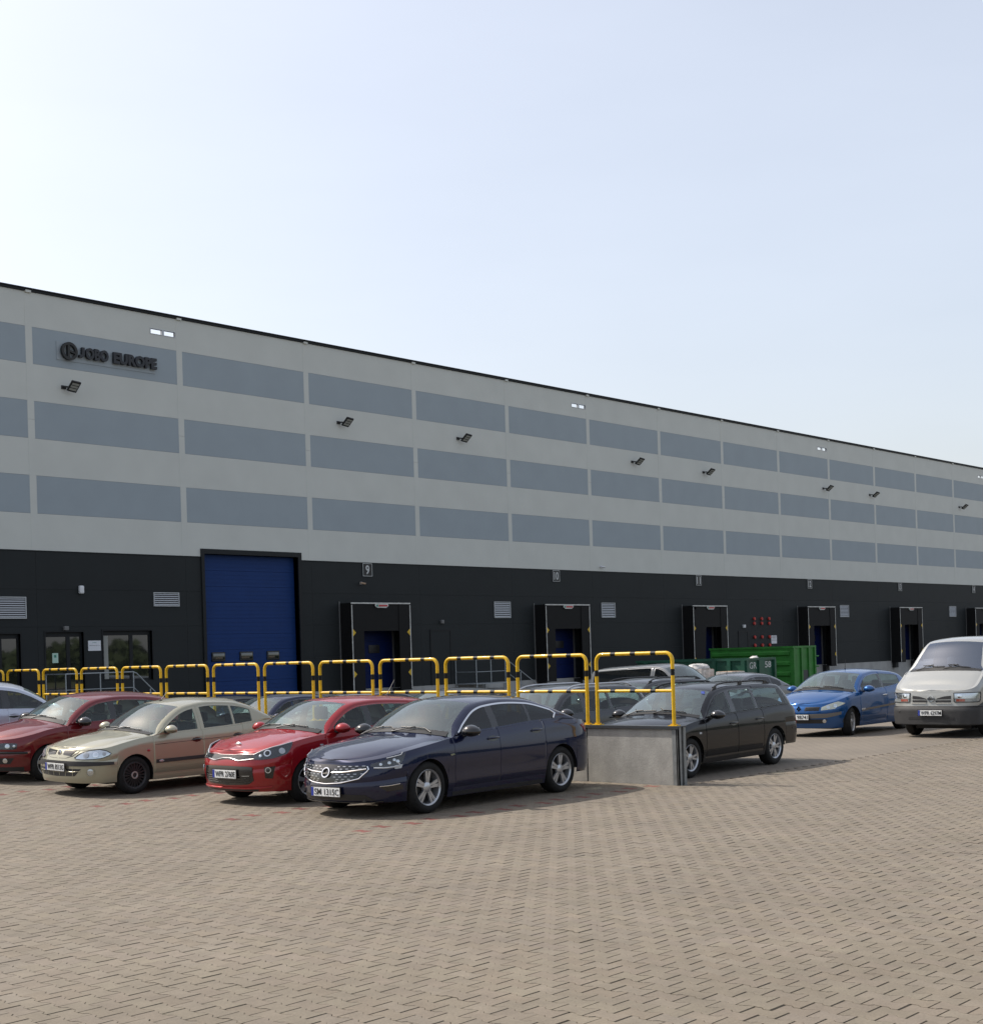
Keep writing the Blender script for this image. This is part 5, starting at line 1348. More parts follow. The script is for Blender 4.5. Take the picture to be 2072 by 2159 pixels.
c.patch('upper_grille', [(y(-0.50), 0.715), (y(-0.2), 0.712), (0, 0.705), (y(0.2), 0.712), (y(0.50), 0.715)], [(y(-0.52), 0.655), (y(-0.25), 0.638), (0, 0.650), (y(0.25), 0.638), (y(0.52), 0.655)], M['gloss_black'], 0.005, 24, 4)
c.strip('grille_frame', [(y(-0.53), 0.660), (y(-0.26), 0.632), (y(-0.16), 0.650), (y(-0.08), 0.664), (y(0.08), 0.664), (y(0.16), 0.650), (y(0.26), 0.632), (y(0.53), 0.660)], 0.006, M['chrome'], 0.010)
c.strip('grille_frame', [(y(-0.52), 0.722), (y(-0.24), 0.720), (y(-0.18), 0.708), (y(0.18), 0.708), (y(0.24), 0.720), (y(0.52), 0.722)], 0.004, M['chrome'], 0.010)
p = c.top_pt(0.16, 0.5, 0.012); 
MB().ball(p, 0.02, 0.062, 0.03, 20, 8).build('badge', M['chrome'], c.root, 60)
c.headlamp([(y(-0.50), 0.715), (y(-0.62), 0.765), (y(-0.74), 0.815), (c.sX(0.52), 0.875)], [(y(-0.53), 0.650), (y(-0.64), 0.648), (y(-0.76), 0.665), (c.sX(0.40), 0.720)], M['lamp_dark'],
           [(y(-0.69), 0.735, 0.052, M['reflector']), (y(-0.61), 0.700, 0.022, M['reflector']), (c.sX(0.32), 0.76, 0.045, M['lamp_white'])], trim=([(y(-0.51), 0.715), (y(-0.62), 0.765), (y(-0.74), 0.818), (c.sX(0.50), 0.872)], 0.008, M['lamp_white']))
for a in (-0.69, 0.69): c.disc('projector', y(a), 0.735, 0.034, M['gloss_black'], 0.016, th=0.004)
c.patch('lower_grille', [(y(-0.52), 0.545), (y(-0.46), 0.555), (0, 0.56), (y(0.46), 0.555), (y(0.52), 0.545)], [(y(-0.54), 0.36), (y(-0.45), 0.305), (0, 0.285), (y(0.45), 0.305), (y(0.54), 0.36)], M['gloss_black'], 0.005, 26, 6)
for z in (0.325, 0.355, 0.385, 0.415): c.strip('grille_bar', [(y(-0.48), z + 0.01), (0, z), (y(0.48), z + 0.01)], 0.003, M['plastic'], 0.008)
c.patch('fog_recess', [(y(-0.68), 0.545), (y(-0.78), 0.555)], [(y(-0.69), 0.395), (y(-0.76), 0.385)], M['gloss_black'], 0.004, 8, 4, mirror=True)
for a in (-0.72, 0.72):
    c.disc('fog_light', y(a), 0.505, 0.042, M['reflector'], 0.012, hole=0.72); c.disc('fog_light', y(a), 0.505, 0.03, M['lens'], 0.012)
c.strip('front_lip', [(c.sX(0.22), 0.270), (y(-0.6), 0.255), (0, 0.245), (y(0.6), 0.255), (-c.sX(0.22), 0.270)], 0.016, P_RED, 0.012)
c.patch('lip_spoiler', [(y(-0.60), 0.245), (0, 0.235), (y(0.60), 0.245)], [(y(-0.58), 0.205), (0, 0.205), (y(0.58), 0.205)], M['plastic'], 0.004, 16, 2)
c.plate('WPR 2760E', 0.445)
c.mirror_pair(1.42, 1.015, P_RED, size=1.0); c.handle(2.0, 0.87, P_RED); c.handle(2.92, 0.90, P_RED)
c.disc('side_repeater', c.sX(1.06), 0.80, 0.030, M['lamp_white'], 0.008, ry=0.013)
c.antenna(3.2, 0.5, 0.30, 0.75); c.wipers()
c.patch('tail_light', [(c.sX(3.66), 0.98), (c.sX(3.95), 0.96)], [(c.sX(3.74), 0.80), (c.sX(3.97), 0.80)], M['red_lens'], 0.006, 10, 4, mirror=True)

# ---- beige saloon
c = Car('parked_saloon', 'pale gold beige older saloon with black bumper strip', dict(
    L=4.45, hw=0.855, wb=2.58, fo=0.85, R=0.295, tw=0.19, zf=0.215, zc=0.195, zr=0.30, paint=P_BEIGE, gscreen=GS, gside=GC, fx=0.72, nf=2.95, rx=0.6, nr=2.4,
    ws=(1.22, 1.92), rw=(3.05, 3.72), bowf=0.17, bowr=0.14, roofcr=0.07, tum=0.46,
    top=[(0.0, 0.735), (0.10, 0.755), (0.3, 0.805), (0.7, 0.88), (1.10, 0.93), (1.25, 0.965), (1.55, 1.165), (1.85, 1.325), (2.02, 1.375), (2.45, 1.422), (2.9, 1.40), (3.2, 1.335), (3.5, 1.195), (3.75, 1.075), (4.0, 1.045), (4.42, 1.01)],
    belt=[(0.0, 0.72), (0.25, 0.735), (0.6, 0.80), (1.0, 0.86), (1.3, 0.885), (2.0, 0.91), (2.8, 0.945), (3.3, 0.985), (3.7, 1.01), (4.1, 0.985), (4.42, 0.95)],
    F=[(0.15, 0.06), (0.3, 0.0), (0.54, 0.0), (0.58, 0.025), (0.66, 0.055), (0.74, 0.12), (0.8, 0.16)], jb=9, SY=[(0.15, 0.945), (0.28, 0.975), (0.5, 1.0), (0.62, 0.995), (0.85, 0.975), (1.1, 0.95)],
    seams=[1.20, 2.16, 2.98], panes=[(1.44, 2.10), (2.23, 2.82), (2.86, 3.22)], rim='fins', rimr=0.205, black_pillars=False),
    (11.60, 19.58, 0.036), R(0.8))
y = c.sY
for a in (1, -1):
    c.patch('grille', [(y(a * 0.10), 0.700), (y(a * 0.40), 0.712)], [(y(a * 0.11), 0.640), (y(a * 0.31), 0.625)], M['gloss_black'], 0.005, 10, 4)
    for z in (0.695, 0.678, 0.660, 0.643): c.strip('grille_slat', [(y(a * 0.115), z), (y(a * (0.40 - (0.712 - z) * 1.2)), z + 0.006)], 0.0032, M['grey_plastic'], 0.007)
    c.strip('hood_edge', [(y(a * 0.02), 0.585), (y(a * 0.22), 0.592), (y(a * 0.36), 0.63), (y(a * 0.47), 0.70)], 0.004, M['gloss_black'], 0.001)
xb = float(c.ps(0.001, 0.66)[0])
bd = MB().prism([(xb - 0.012, 0, 0.715), (xb - 0.012, -0.047, 0.66), (xb - 0.012, 0, 0.605), (xb - 0.012, 0.047, 0.66)], (0.03, 0, 0)).build('badge', M['chrome'], c.root)
MB().prism([(xb - 0.014, 0, 0.688), (xb - 0.014, -0.022, 0.66), (xb - 0.014, 0, 0.632), (xb - 0.014, 0.022, 0.66)], (0.003, 0, 0)).build('badge_core', M['lamp_dark'], bd)
c.headlamp([(y(-0.41), 0.610), (y(-0.50), 0.665), (y(-0.62), 0.705), (y(-0.74), 0.722), (c.sX(0.32), 0.700), (c.sX(0.40), 0.665)], [(y(-0.40), 0.590), (y(-0.55), 0.580), (y(-0.70), 0.585), (c.sX(0.28), 0.600), (c.sX(0.38), 0.640)], M['reflector'],
           [(y(-0.60), 0.645, 0.050, M['lamp_white']), (y(-0.72), 0.650, 0.045, M['chrome']), (c.sX(0.30), 0.66, 0.03, M['lamp_white'])])
c.strip('headlight_seal', [(y(-0.41), 0.602), (y(-0.50), 0.668), (y(-0.62), 0.709), (y(-0.74), 0.727), (c.sX(0.32), 0.705), (c.sX(0.405), 0.663), (c.sX(0.38), 0.635), (c.sX(0.28), 0.595), (y(-0.70), 0.580), (y(-0.55), 0.575), (y(-0.41), 0.585)], 0.005, M['gloss_black'], 0.010, mirror=True, closed=True)
c.patch('bumper_strip', [(c.sX(0.46, -1), 0.535), (y(-0.6), 0.548), (0, 0.548), (y(0.6), 0.548), (c.sX(0.46, 1), 0.535)], [(c.sX(0.47, -1), 0.490), (y(-0.6), 0.478), (0, 0.472), (y(0.6), 0.478), (c.sX(0.47, 1), 0.490)], M['grey_plastic'], 0.014, 40, 4)
c.patch('lower_grille', [(y(-0.55), 0.435), (0, 0.435), (y(0.55), 0.435)], [(y(-0.44), 0.325), (0, 0.310), (y(0.44), 0.325)], M['plastic'], 0.004, 22, 4)
c.strip('grille_bar', [(y(-0.54), 0.395), (0, 0.378), (y(0.54), 0.395)], 0.006, P_BEIGE, 0.005)
for q in np.linspace(-0.4, 0.4, 6): c.strip('grille_rib', [(y(q), 0.43), (y(q), 0.325)], 0.005, P_BEIGE, 0.006)
for a in (-0.68, 0.68):
    c.disc('fog_light', y(a), 0.385, 0.068, P_BEIGE, 0.010, hole=0.80); c.disc('fog_light', y(a), 0.385, 0.050, M['reflector'], 0.006); c.disc('fog_lens', y(a), 0.385, 0.05, M['lens'], 0.012)
c.plate('WPR 8513G', 0.455, dx=-0.014)
c.mirror_pair(1.50, 0.965, P_BEIGE, size=0.92, out=0.07); c.handle(2.02, 0.775, M['gloss_black'], 0.17); c.handle(2.86, 0.80, M['gloss_black'], 0.17)
c.disc('side_repeater', c.sX(1.09), 0.665, 0.030, M['red_lens'], 0.008, ry=0.022)
c.root.rotation_euler.x = 0.0200
c.patch('door_moulding', [(c.sX(1.23), 0.51), (c.sX(2.98), 0.53)], [(c.sX(1.23), 0.455), (c.sX(2.98), 0.475)], M['grey_plastic'], 0.012, 16, 2, mirror=True)
c.disc('moulding_badge', c.sX(1.32), 0.485, 0.045, M['alloy'], 0.016, ry=0.018)
c.antenna(2.08, 0.5, 0.20, 0.9); c.wipers()
c.strip('waist_crease_shade', [(c.sX(1.22), 0.745), (c.sX(2.96), 0.79)], 0.004, M['gloss_black'], 0.0005, mirror=True)  # black line drawn for the shade along the door crease
c.patch('tail_light', [(c.sX(4.10), 0.92), (c.sX(4.38), 0.93)], [(c.sX(4.14), 0.76), (c.sX(4.38), 0.76)], M['red_lens'], 0.006, 10, 4, mirror=True)

# ---- wine red hatchback
c = Car('parked_hatchback', 'wine red hatchback with black mirrors, left of the beige saloon', dict(
    L=4.18, hw=0.870, wb=2.51, fo=0.89, R=0.305, zf=0.20, zc=0.20, zr=0.30, paint=P_WINE, gscreen=GS, gside=GC, fx=0.78, nf=2.3, rx=0.5, nr=2.6,
    ws=(1.28, 1.92), rw=(3.55, 3.95), bowf=0.18, roofcr=0.075, tum=0.46,
    top=[(0.0, 0.735), (0.08, 0.765), (0.4, 0.865), (0.8, 0.945), (1.18, 0.99), (1.3, 1.03), (1.6, 1.225), (1.87, 1.36), (2.05, 1.405), (2.5, 1.44), (3.0, 1.42), (3.5, 1.34), (3.7, 1.25), (3.9, 1.05), (4.18, 0.97)],
    belt=[(0.0, 0.715), (0.25, 0.745), (0.6, 0.815), (1.0, 0.89), (1.4, 0.925), (2.0, 0.95), (3.0, 0.99), (3.6, 1.03), (4.0, 0.97), (4.18, 0.93)],
    seams=[1.26, 2.24, 3.02], panes=[(1.46, 2.17), (2.30, 2.95), (3.0, 3.35)], rim='six', seat_dx=0.25),
    (11.78, 22.50, 0.118), R(1.0))
y = c.sY
c.headlamp([(y(-0.40), 0.665), (y(-0.62), 0.680), (y(-0.74), 0.675), (c.sX(0.34), 0.665)], [(y(-0.40), 0.575), (y(-0.62), 0.575), (y(-0.74), 0.575), (c.sX(0.34), 0.590)], M['lamp_dark'], [(y(-0.52), 0.625, 0.045, M['reflector']), (y(-0.66), 0.628, 0.040, M['reflector']), (c.sX(0.30), 0.63, 0.022, M['reflector'])])
c.patch('grille', [(y(-0.34), 0.665), (0, 0.665), (y(0.34), 0.665)], [(y(-0.30), 0.60), (0, 0.59), (y(0.30), 0.60)], M['plastic'], 0.004, 14, 3)
c.strip('bumper_strip', [(c.sX(0.50, -1), 0.512), (y(-0.6), 0.52), (0, 0.52), (y(0.6), 0.52), (c.sX(0.5, 1), 0.512)], 0.020, M['plastic'], 0.004)
c.patch('lower_grille', [(y(-0.74), 0.43), (0, 0.43), (y(0.74), 0.43)], [(y(-0.70), 0.33), (0, 0.32), (y(0.70), 0.33)], M['plastic'], 0.004, 20, 3)
for a in (-0.64, 0.64): c.disc('fog_light', y(a), 0.385, 0.04, M['reflector'], 0.008)
c.patch('lip_spoiler', [(c.sX(0.45, -1), 0.275), (0, 0.275), (c.sX(0.45, 1), 0.275)], [(c.sX(0.45, -1), 0.205), (0, 0.205), (c.sX(0.45, 1), 0.205)], M['plastic'], 0.004, 30, 2)
c.mirror_pair(1.56, 0.975, M['gloss_black'], size=1.12, out=0.08); c.handle(2.12, 0.80, M['plastic']); c.handle(2.95, 0.82, M['plastic']); c.wipers()
c.patch('tail_light', [(c.sX(3.8), 0.93), (c.sX(4.1), 0.92)], [(c.sX(3.85), 0.74), (c.sX(4.1), 0.74)], M['red_lens'], 0.006, 10, 4, mirror=True)

c.root.rotation_euler.x = 0.0364
# ---- pale blue tall hatchback at the left edge, parked nose to the wall
c = Car('parked_hatchback', 'pale silvery blue hatchback cut by the left picture edge', dict(
    L=4.05, hw=0.860, wb=2.54, fo=0.80, R=0.305, zf=0.20, zc=0.20, zr=0.30, paint=P_PALE, gscreen=GS, gside=glass('pale_car_glass', (0.20, 0.24, 0.25), 1.6), fx=0.75, nf=2.2, rx=0.5, nr=2.6,
    ws=(1.0, 1.70), rw=(3.55, 3.92), bowf=0.2, roofcr=0.08, tum=0.42, roof=1.53,
    top=[(0.0, 0.77), (0.08, 0.80), (0.5, 0.95), (0.9, 1.035), (1.02, 1.07), (1.35, 1.28), (1.65, 1.44), (1.9, 1.52), (2.4, 1.572), (3.0, 1.55), (3.45, 1.46), (3.6, 1.40), (3.8, 1.18), (4.05, 0.98)],
    belt=[(0.0, 0.74), (0.25, 0.78), (0.6, 0.89), (1.0, 0.985), (1.6, 1.03), (2.4, 1.06), (2.9, 1.10), (3.3, 1.20), (3.6, 1.24), (3.9, 1.0), (4.05, 0.95)],
    seams=[1.10, 2.12, 3.0], panes=[(1.16, 1.42), (1.47, 2.06), (2.20, 2.84), (2.90, 3.12)], rim='six'),
    (15.62, 25.28, 0.235), R(180.0))
c.mirror_pair(1.25, 1.06, P_PALE); c.handle(2.02, 0.945, P_PALE, 0.22); c.handle(2.92, 0.97, P_PALE, 0.22); c.wipers()
y = c.sY
c.headlamp([(y(-0.50), 0.74), (y(-0.7), 0.80), (c.sX(0.5), 0.86)], [(y(-0.52), 0.66), (y(-0.7), 0.66), (c.sX(0.42), 0.74)], M['reflector'])
c.patch('tail_light', [(c.sX(3.72), 1.05), (c.sX(3.98), 0.98)], [(c.sX(3.76), 0.72), (c.sX(3.99), 0.74)], M['red_lens'], 0.006, 10, 4, mirror=True)

c.root.rotation_euler.x = -0.05
# ---- estates: shared shape
def estate_spec(P, **kw):
    d = dict(L=4.68, hw=0.870, wb=2.70, fo=0.93, R=0.315, zf=0.20, zc=0.20, zr=0.33, paint=P, gscreen=GS, gside=GC, fx=0.78, nf=2.3, rx=0.45, nr=2.7,
    slant=[(0, 0), (3.2, 0), (3.9, 0.22), (4.3, 0.45), (4.7, 0.45)], ws=(1.36, 2.02), rw=(4.47, 4.60), bowf=0.17, bowr=0.08, roofcr=0.065, tum=0.44,
    top=[(0.0, 0.70), (0.08, 0.735), (0.4, 0.835), (0.8, 0.915), (1.28, 0.965), (1.4, 1.01), (1.7, 1.20), (1.97, 1.345), (2.15, 1.40), (2.6, 1.445), (3.6, 1.445), (4.2, 1.42), (4.42, 1.395), (4.48, 1.33), (4.54, 1.15), (4.60, 1.0), (4.68, 0.95)],
    belt=[(0.0, 0.67), (0.25, 0.70), (0.6, 0.79), (1.0, 0.86), (1.4, 0.90), (2.2, 0.93), (3.2, 0.96), (4.0, 0.985), (4.45, 0.985), (4.58, 0.95), (4.68, 0.91)],
    seams=[1.36, 2.36, 3.22], panes=[(1.58, 2.28), (2.42, 3.10), (3.17, 4.28)], rim='twin5', rimr=0.205, black_pillars=True)
    d.update(kw); return d
c = Car('parked_estate', 'black estate car with black roof rails behind the wall end', estate_spec(P_BLACK), (17.45, 13.27, -0.014), R(2.2))
y = c.sY
c.roof_rails(2.02, 3.95, M['plastic'], 0.06, 0.015); c.mirror_pair(1.58, 0.955, M['gloss_black'], size=1.0); c.handle(2.22, 0.79, M['gloss_black'], 0.2); c.handle(3.08, 0.815, M['gloss_black'], 0.2); c.wipers()
c.patch('side_badge', [(c.sX(1.14), 0.705), (c.sX(1.20), 0.705)], [(c.sX(1.14), 0.675), (c.sX(1.20), 0.675)], M['lamp_white'], 0.006, 3, 2)
c.patch('tail_light', [(c.sX(4.46), 0.90), (c.sX(4.64), 0.90)], [(c.sX(4.46), 0.66), (c.sX(4.64), 0.66)], M['red_lens'], 0.006, 10, 4, mirror=True)
c.patch('rear_bumper_top', [(c.sX(4.20), 0.60), (c.sX(4.66), 0.60)], [(c.sX(4.2), 0.585), (c.sX(4.66), 0.585)], M['plastic'], 0.006, 10, 1, mirror=True)
c.headlamp([(y(-0.42), 0.68), (y(-0.7), 0.70), (c.sX(0.4), 0.72)], [(y(-0.42), 0.58), (y(-0.7), 0.58), (c.sX(0.38), 0.61)], M['reflector'])
c.edge_line('window_seal', c.rows['it1'], 1.5, 4.3, M['plastic'], 0.006)
pst = c.top_pt(1.95, 0.06, 0.006); MB().box(pst[0] - 0.02, pst[0] + 0.0, pst[1] - 0.03, pst[1] + 0.03, pst[2] - 0.02, pst[2] + 0.02).build('sticker', mat('blue_sticker', (0.12, 0.17, 0.6), 0.4), c.root)

c = Car('parked_estate', 'dark grey estate with silver roof rails behind the second railing', estate_spec(P_DARK, rim='six'), (17.65, 16.52, yard_z(20, 16.5) - 0.014), R(1.5))
c.roof_rails(2.0, 4.1, M['alloy'], 0.055, 0.018); c.mirror_pair(1.56, 0.965, M['gloss_black'], size=1.05); c.handle(2.22, 0.80, P_DARK, 0.2); c.handle(3.08, 0.82, P_DARK, 0.2); c.wipers()
c = Car('parked_estate', 'black estate with dark rails seen just above the black estate', estate_spec(P_DARK, rim='six'), (23.5, 18.95, yard_z(25.8, 18.95) - 0.014), R(0))
c.roof_rails(2.0, 4.1, M['plastic'], 0.055, 0.015); c.mirror_pair(1.56, 0.965, M['gloss_black']); c.wipers()

def lift_spec(P, **kw):
    d = dict(L=4.45, hw=0.87, wb=2.62, fo=0.90, R=0.31, zf=0.20, zc=0.20, zr=0.30, paint=P, gscreen=GS, gside=GC, fx=0.8, nf=2.2, rx=0.55, nr=2.5,
    ws=(1.32, 2.0), rw=(3.3, 4.05), bowf=0.18, bowr=0.14, roofcr=0.07, tum=0.48,
    top=[(0.0, 0.70), (0.08, 0.735), (0.4, 0.84), (0.8, 0.92), (1.24, 0.975), (1.36, 1.015), (1.7, 1.225), (1.95, 1.355), (2.1, 1.40), (2.55, 1.44), (3.0, 1.42), (3.4, 1.33), (3.8, 1.17), (4.1, 1.05), (4.45, 0.98)],
    belt=[(0.0, 0.67), (0.25, 0.70), (0.6, 0.79), (1.0, 0.87), (1.4, 0.915), (2.2, 0.945), (3.0, 0.98), (3.6, 1.01), (4.1, 0.99), (4.45, 0.93)],
    seams=[1.34, 2.30, 3.16], panes=[(1.55, 2.22), (2.36, 3.03), (3.08, 3.52)], rim='six')
    d.update(kw); return d
c = Car('parked_saloon', 'dark grey fastback between the black estate and the blue coupe', lift_spec(P_GREY, gside=glass('fastback_glass', (0.14, 0.16, 0.18), 1.6)), (30.6, 20.85, yard_z(32.0, 20.6) - 0.014), R(0))
c.antenna(2.15, 0.5, 0.12, 0.3); c.mirror_pair(1.55, 0.97, P_GREY); c.wipers(); c.handle(2.2, 0.82, P_GREY); c.handle(3.05, 0.84, P_GREY)
row = [('black hatchback roof behind the third railing from the wall end', P_BLACK, 19.25, 17.75, -0.05), ('dark hatchback behind the navy sedan roof', P_DARK, 21.9, 17.7, -0.08), ('dark navy car roof between the beige saloon and the red hatchback', P_NAVY, 24.5, 17.7, -0.12), ('black car roof just above the tail of the beige saloon', P_BLACK, 26.6, 17.7, -0.2)]
for lab, P_, v, u, zz_ in row:
    c = Car('parked_hatchback' if P_ is not P_NAVY else 'parked_saloon', lab, lift_spec(P_), (u, v, yard_z(20, v) - 0.014), R(0), group='cars parked behind the wall')
    c.mirror_pair(1.55, 0.97, P_); c.wipers()

# ---- blue coupe
c = Car('parked_coupe', 'bright blue three-door coupe left of the silver van', dict(
    L=4.21, hw=0.888, wb=2.522, fo=0.84, R=0.315, zf=0.20, zc=0.20, zr=0.30, paint=P_BLUE, gscreen=GS, gside=GC, fx=0.80, nf=2.3, rx=0.5, nr=2.7,
    ws=(1.14, 1.82), rw=(3.48, 3.72), bowf=0.20, roofcr=0.07, tum=0.46,
    top=[(0.0, 0.72), (0.08, 0.755), (0.4, 0.87), (0.8, 0.96), (1.08, 1.005), (1.18, 1.05), (1.45, 1.225), (1.76, 1.375), (1.95, 1.42), (2.4, 1.455), (3.0, 1.43), (3.4, 1.375), (3.52, 1.33), (3.64, 1.15), (3.72, 1.05), (3.95, 1.03), (4.21, 0.98)],
    belt=[(0.0, 0.70), (0.25, 0.765), (0.55, 0.85), (1.0, 0.925), (1.3, 0.95), (2.0, 0.975), (2.8, 1.01), (3.4, 1.06), (3.7, 1.03), (4.21, 0.93)],
    seams=[1.20, 2.48], panes=[(1.42, 2.40), (2.48, 3.30)], rim='six', rimr=0.20, steer=0.25),
    (27.55, 15.80, yard_z(29.5, 15.8) - 0.014), R(0))
y = c.sY
for a in (1, -1):
    c.patch('grille', [(y(a * 0.16), 0.665), (y(a * 0.47), 0.668)], [(y(a * 0.13), 0.585), (y(a * 0.45), 0.585)], M['plastic'], 0.005, 10, 4)
    for z in (0.645, 0.625, 0.605): c.strip('grille_slat', [(y(a * 0.16), z), (y(a * 0.45), z)], 0.004, M['grey_plastic'], 0.009)
xb = float(c.ps(0.001, 0.625)[0])
MB().prism([(xb - 0.014, 0, 0.69), (xb - 0.014, -0.055, 0.625), (xb - 0.014, 0, 0.56), (xb - 0.014, 0.055, 0.625)], (0.03, 0, 0)).build('badge', M['chrome'], c.root)
MB().prism([(xb - 0.016, 0, 0.650), (xb - 0.016, -0.02, 0.625), (xb - 0.016, 0, 0.60), (xb - 0.016, 0.02, 0.625)], (0.004, 0, 0)).build('badge', P_BLUE, c.root)
c.headlamp([(y(-0.50), 0.660), (y(-0.62), 0.715), (y(-0.74), 0.765), (c.sX(0.36), 0.775), (c.sX(0.52), 0.735)], [(y(-0.49), 0.590), (y(-0.62), 0.605), (y(-0.74), 0.625), (c.sX(0.30), 0.650), (c.sX(0.50), 0.720)], mat('yellowed_lamp', (0.55, 0.54, 0.44), 0.2, metal=0.5), [(y(-0.62), 0.66, 0.040, M['reflector']), (y(-0.73), 0.685, 0.045, M['reflector'])])
c.patch('bumper_strip', [(c.sX(0.42, -1), 0.555), (y(-0.6), 0.52), (0, 0.51), (y(0.6), 0.52), (c.sX(0.42, 1), 0.555)], [(c.sX(0.42, -1), 0.495), (y(-0.6), 0.43), (0, 0.415), (y(0.6), 0.43), (c.sX(0.42, 1), 0.495)], mat('taupe_plastic', (0.13, 0.115, 0.10), 0.5), 0.010, 34, 4)
c.patch('lower_grille', [(y(-0.62), 0.395), (0, 0.40), (y(0.62), 0.395)], [(y(-0.56), 0.31), (0, 0.305), (y(0.56), 0.31)], M['plastic'], 0.005, 20, 3)
for a in (-0.56, 0.56): c.disc('fog_light', y(a), 0.355, 0.04, M['reflector'], 0.010)
c.plate('RA 98741', 0.445, dx=-0.012, blue=True)
c.mirror_pair(1.46, 1.01, P_BLUE, size=1.05, out=0.09); c.handle(2.36, 0.845, M['chrome'], 0.18, cup=False)
c.patch('door_moulding', [(c.sX(1.24), 0.575), (c.sX(3.1), 0.655)], [(c.sX(1.24), 0.53), (c.sX(3.1), 0.61)], mat('taupe_moulding', (0.12, 0.105, 0.095), 0.5), 0.010, 16, 2, mirror=True)
c.patch('side_repeater', [(c.sX(1.22), 0.585), (c.sX(1.38), 0.592)], [(c.sX(1.22), 0.555), (c.sX(1.38), 0.56)], M['lamp_white'], 0.014, 4, 2, mirror=True)
c.antenna(2.3, 0.5, 0.22, 0.1); c.wipers()
c.patch('tail_light', [(c.sX(3.95), 0.95), (c.sX(4.18), 0.93)], [(c.sX(3.98), 0.74), (c.sX(4.18), 0.74)], M['red_lens'], 0.006, 10, 4, mirror=True)

# ---- silver van
c = Car('parked_van', 'silver van with black bumper at the right picture edge', dict(
    L=4.60, hw=0.930, wb=2.80, fo=0.95, R=0.335, tw=0.20, zf=0.27, zc=0.30, zr=0.35, paint=P_SILVER, gscreen=glass('van_screen', (0.45, 0.52, 0.72), 1.95, 0.03, 1.7, (0.74, 0.82, 1.0)), gside=GC, fx=0.34, nf=2.9, rx=0.3, nr=3.5,
    ws=(0.78, 1.40), rw=(4.36, 4.50), bowf=0.09, bowr=0.03, roofcr=0.055, tum=0.24, hoodst=0.06, pillar=0.05,
    top=[(0.0, 0.975), (0.06, 1.0), (0.3, 1.13), (0.66, 1.33), (0.80, 1.42), (1.06, 1.69), (1.34, 1.965), (1.52, 2.05), (2.0, 2.10), (3.5, 2.11), (4.25, 2.07), (4.36, 1.98), (4.5, 1.3), (4.6, 1.1)],
    belt=[(0.0, 0.96), (0.2, 1.055), (0.5, 1.215), (0.8, 1.37), (1.0, 1.36), (1.4, 1.28), (2.5, 1.24), (4.3, 1.24), (4.6, 1.08)],
    F=[(0.15, 0.05), (0.3, 0.0), (0.60, 0.0), (0.64, 0.025), (0.9, 0.05), (1.0, 0.07)], Rr=[(0.2, 0.02), (1.0, 0.0), (2.0, 0.08)], jb=7, SY=[(0.15, 0.96), (0.5, 0.995), (0.9, 1.0), (1.2, 0.985), (1.4, 0.97)],
    seams=[0.98, 2.0], panes=[(1.10, 1.92)], rim='six', bumper_mat=M['grey_plastic'], black_pillars=False, rear_seat=False, seat_dx=0.55, seat_dz=-0.3, dash=0.0, lining=M['grey_plastic']),
    (27.92, 12.90, -0.014), R(0), cat='van')
y = c.sY
c.patch('bumper', [(c.sX(0.55, -1), 0.635), (0, 0.635), (c.sX(0.55, 1), 0.635)], [(c.sX(0.55, -1), 0.29), (0, 0.29), (c.sX(0.55, 1), 0.29)], M['grey_plastic'], 0.018, 44, 8)
c.patch('bumper_slot', [(y(-0.5), 0.435), (0, 0.435), (y(0.5), 0.435)], [(y(-0.5), 0.385), (0, 0.385), (y(0.5), 0.385)], M['plastic'], 0.022, 20, 2)
c.strip('bumper_gap', [(c.sX(0.5, -1), 0.652), (0, 0.655), (c.sX(0.5, 1), 0.652)], 0.012, M['plastic'], 0.004)
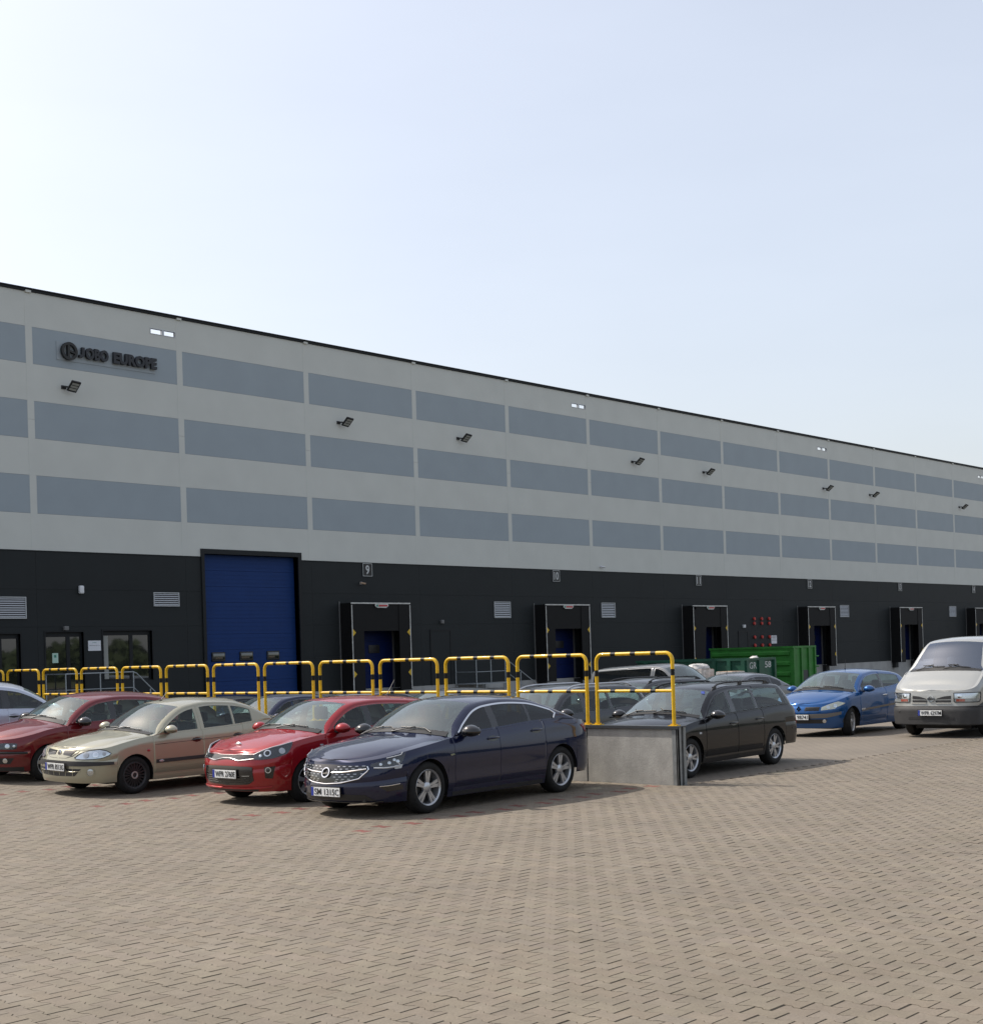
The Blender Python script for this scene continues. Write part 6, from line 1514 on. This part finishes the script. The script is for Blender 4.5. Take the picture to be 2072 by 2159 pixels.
for a in (1, -1):
    c.patch('grille', [(y(a * 0.13), 0.825), (y(a * 0.27), 0.865), (y(a * 0.42), 0.880)], [(y(a * 0.10), 0.805), (y(a * 0.42), 0.812)], M['plastic'], 0.006, 12, 3)
    c.patch('grille', [(y(a * 0.09), 0.785), (y(a * 0.42), 0.788)], [(y(a * 0.10), 0.735), (y(a * 0.42), 0.735)], M['plastic'], 0.006, 12, 3)
    c.headlamp([(a * y(0.49), 0.925), (a * c.sX(0.30, 1), 0.935)], [(a * y(0.49), 0.82), (a * c.sX(0.30, 1), 0.82)], M['reflector'], [(y(a * 0.60), 0.872, 0.048, M['chrome'])], mirror=False)
    c.patch('indicator', [(a * y(0.49), 0.812), (a * c.sX(0.30, 1), 0.812)], [(a * y(0.49), 0.755), (a * c.sX(0.28, 1), 0.76)], M['lens'], 0.012, 12, 3)
    c.patch('indicator', [(a * y(0.53), 0.808), (a * y(0.70), 0.808)], [(a * y(0.53), 0.76), (a * y(0.70), 0.76)], M['orange_lens'], 0.006, 8, 3)
    c.strip('lamp_surround', [(a * y(0.485), 0.935), (a * c.sX(0.31, 1), 0.945), (a * c.sX(0.31, 1), 0.80), (a * c.sX(0.26, 1), 0.748), (a * y(0.485), 0.745)], 0.008, M['plastic'], 0.008, closed=True)
    c.strip('grille_bar', [(y(a * 0.10), 0.722), (y(a * 0.44), 0.722)], 0.010, P_SILVER, 0.012)
c.disc('badge', 0.001, 0.815, 0.070, M['chrome'], 0.024, hole=0.72, th=0.02)
xb = float(c.ps(0.001, 0.815)[0]); MB().box(xb - 0.03, xb - 0.018, -0.078, 0.078, 0.803, 0.827).build('badge', M['chrome'], c.root)
c.plate('WPR 6297M', 0.525, dx=-0.025)
c.disc('tow_cap', y(0.72), 0.545, 0.022, M['plastic'], 0.022)
c.mirror_pair(1.02, 1.42, M['plastic'], size=1.6, out=0.12, sides=(-1,)); c.wipers()
MB().ball((1.12, -0.10, 1.30), 0.05, 0.06, 0.08, 10, 6).build('dash_item', M['white_sign'], c.root, 60)

# ---- grey passenger van side on in the yard
c = Car('parked_van', 'grey passenger van with black side windows facing right in the yard', dict(
    L=5.15, hw=0.95, wb=3.4, fo=0.85, R=0.33, tw=0.21, zf=0.23, zc=0.25, zr=0.3, paint=P_MGREY, gscreen=GS, gside=GD, fx=0.6, nf=2.4, rx=0.3, nr=3.3,
    ws=(0.78, 1.62), rw=(4.85, 5.02), bowf=0.16, bowr=0.04, roofcr=0.08, tum=0.28,
    top=[(0.0, 0.83), (0.08, 0.88), (0.4, 1.01), (0.75, 1.11), (0.95, 1.25), (1.3, 1.56), (1.6, 1.77), (1.85, 1.85), (2.4, 1.89), (4.4, 1.88), (4.8, 1.84), (4.9, 1.76), (5.02, 1.1), (5.15, 1.0)],
    belt=[(0.0, 0.80), (0.2, 0.85), (0.6, 1.0), (1.0, 1.09), (1.6, 1.13), (3.0, 1.16), (4.8, 1.18), (5.15, 0.98)],
    seams=[1.0, 2.02, 3.2], panes=[(1.18, 1.94), (2.12, 4.75)], rim='six', black_pillars=False),
    (37.55, 24.35, yard_z(37.5, 24.5) - 0.012), R(82), cat='van')
c.mirror_pair(1.22, 1.2, M['plastic'], size=1.3); c.wipers()
c.root.rotation_euler.y = 0.036
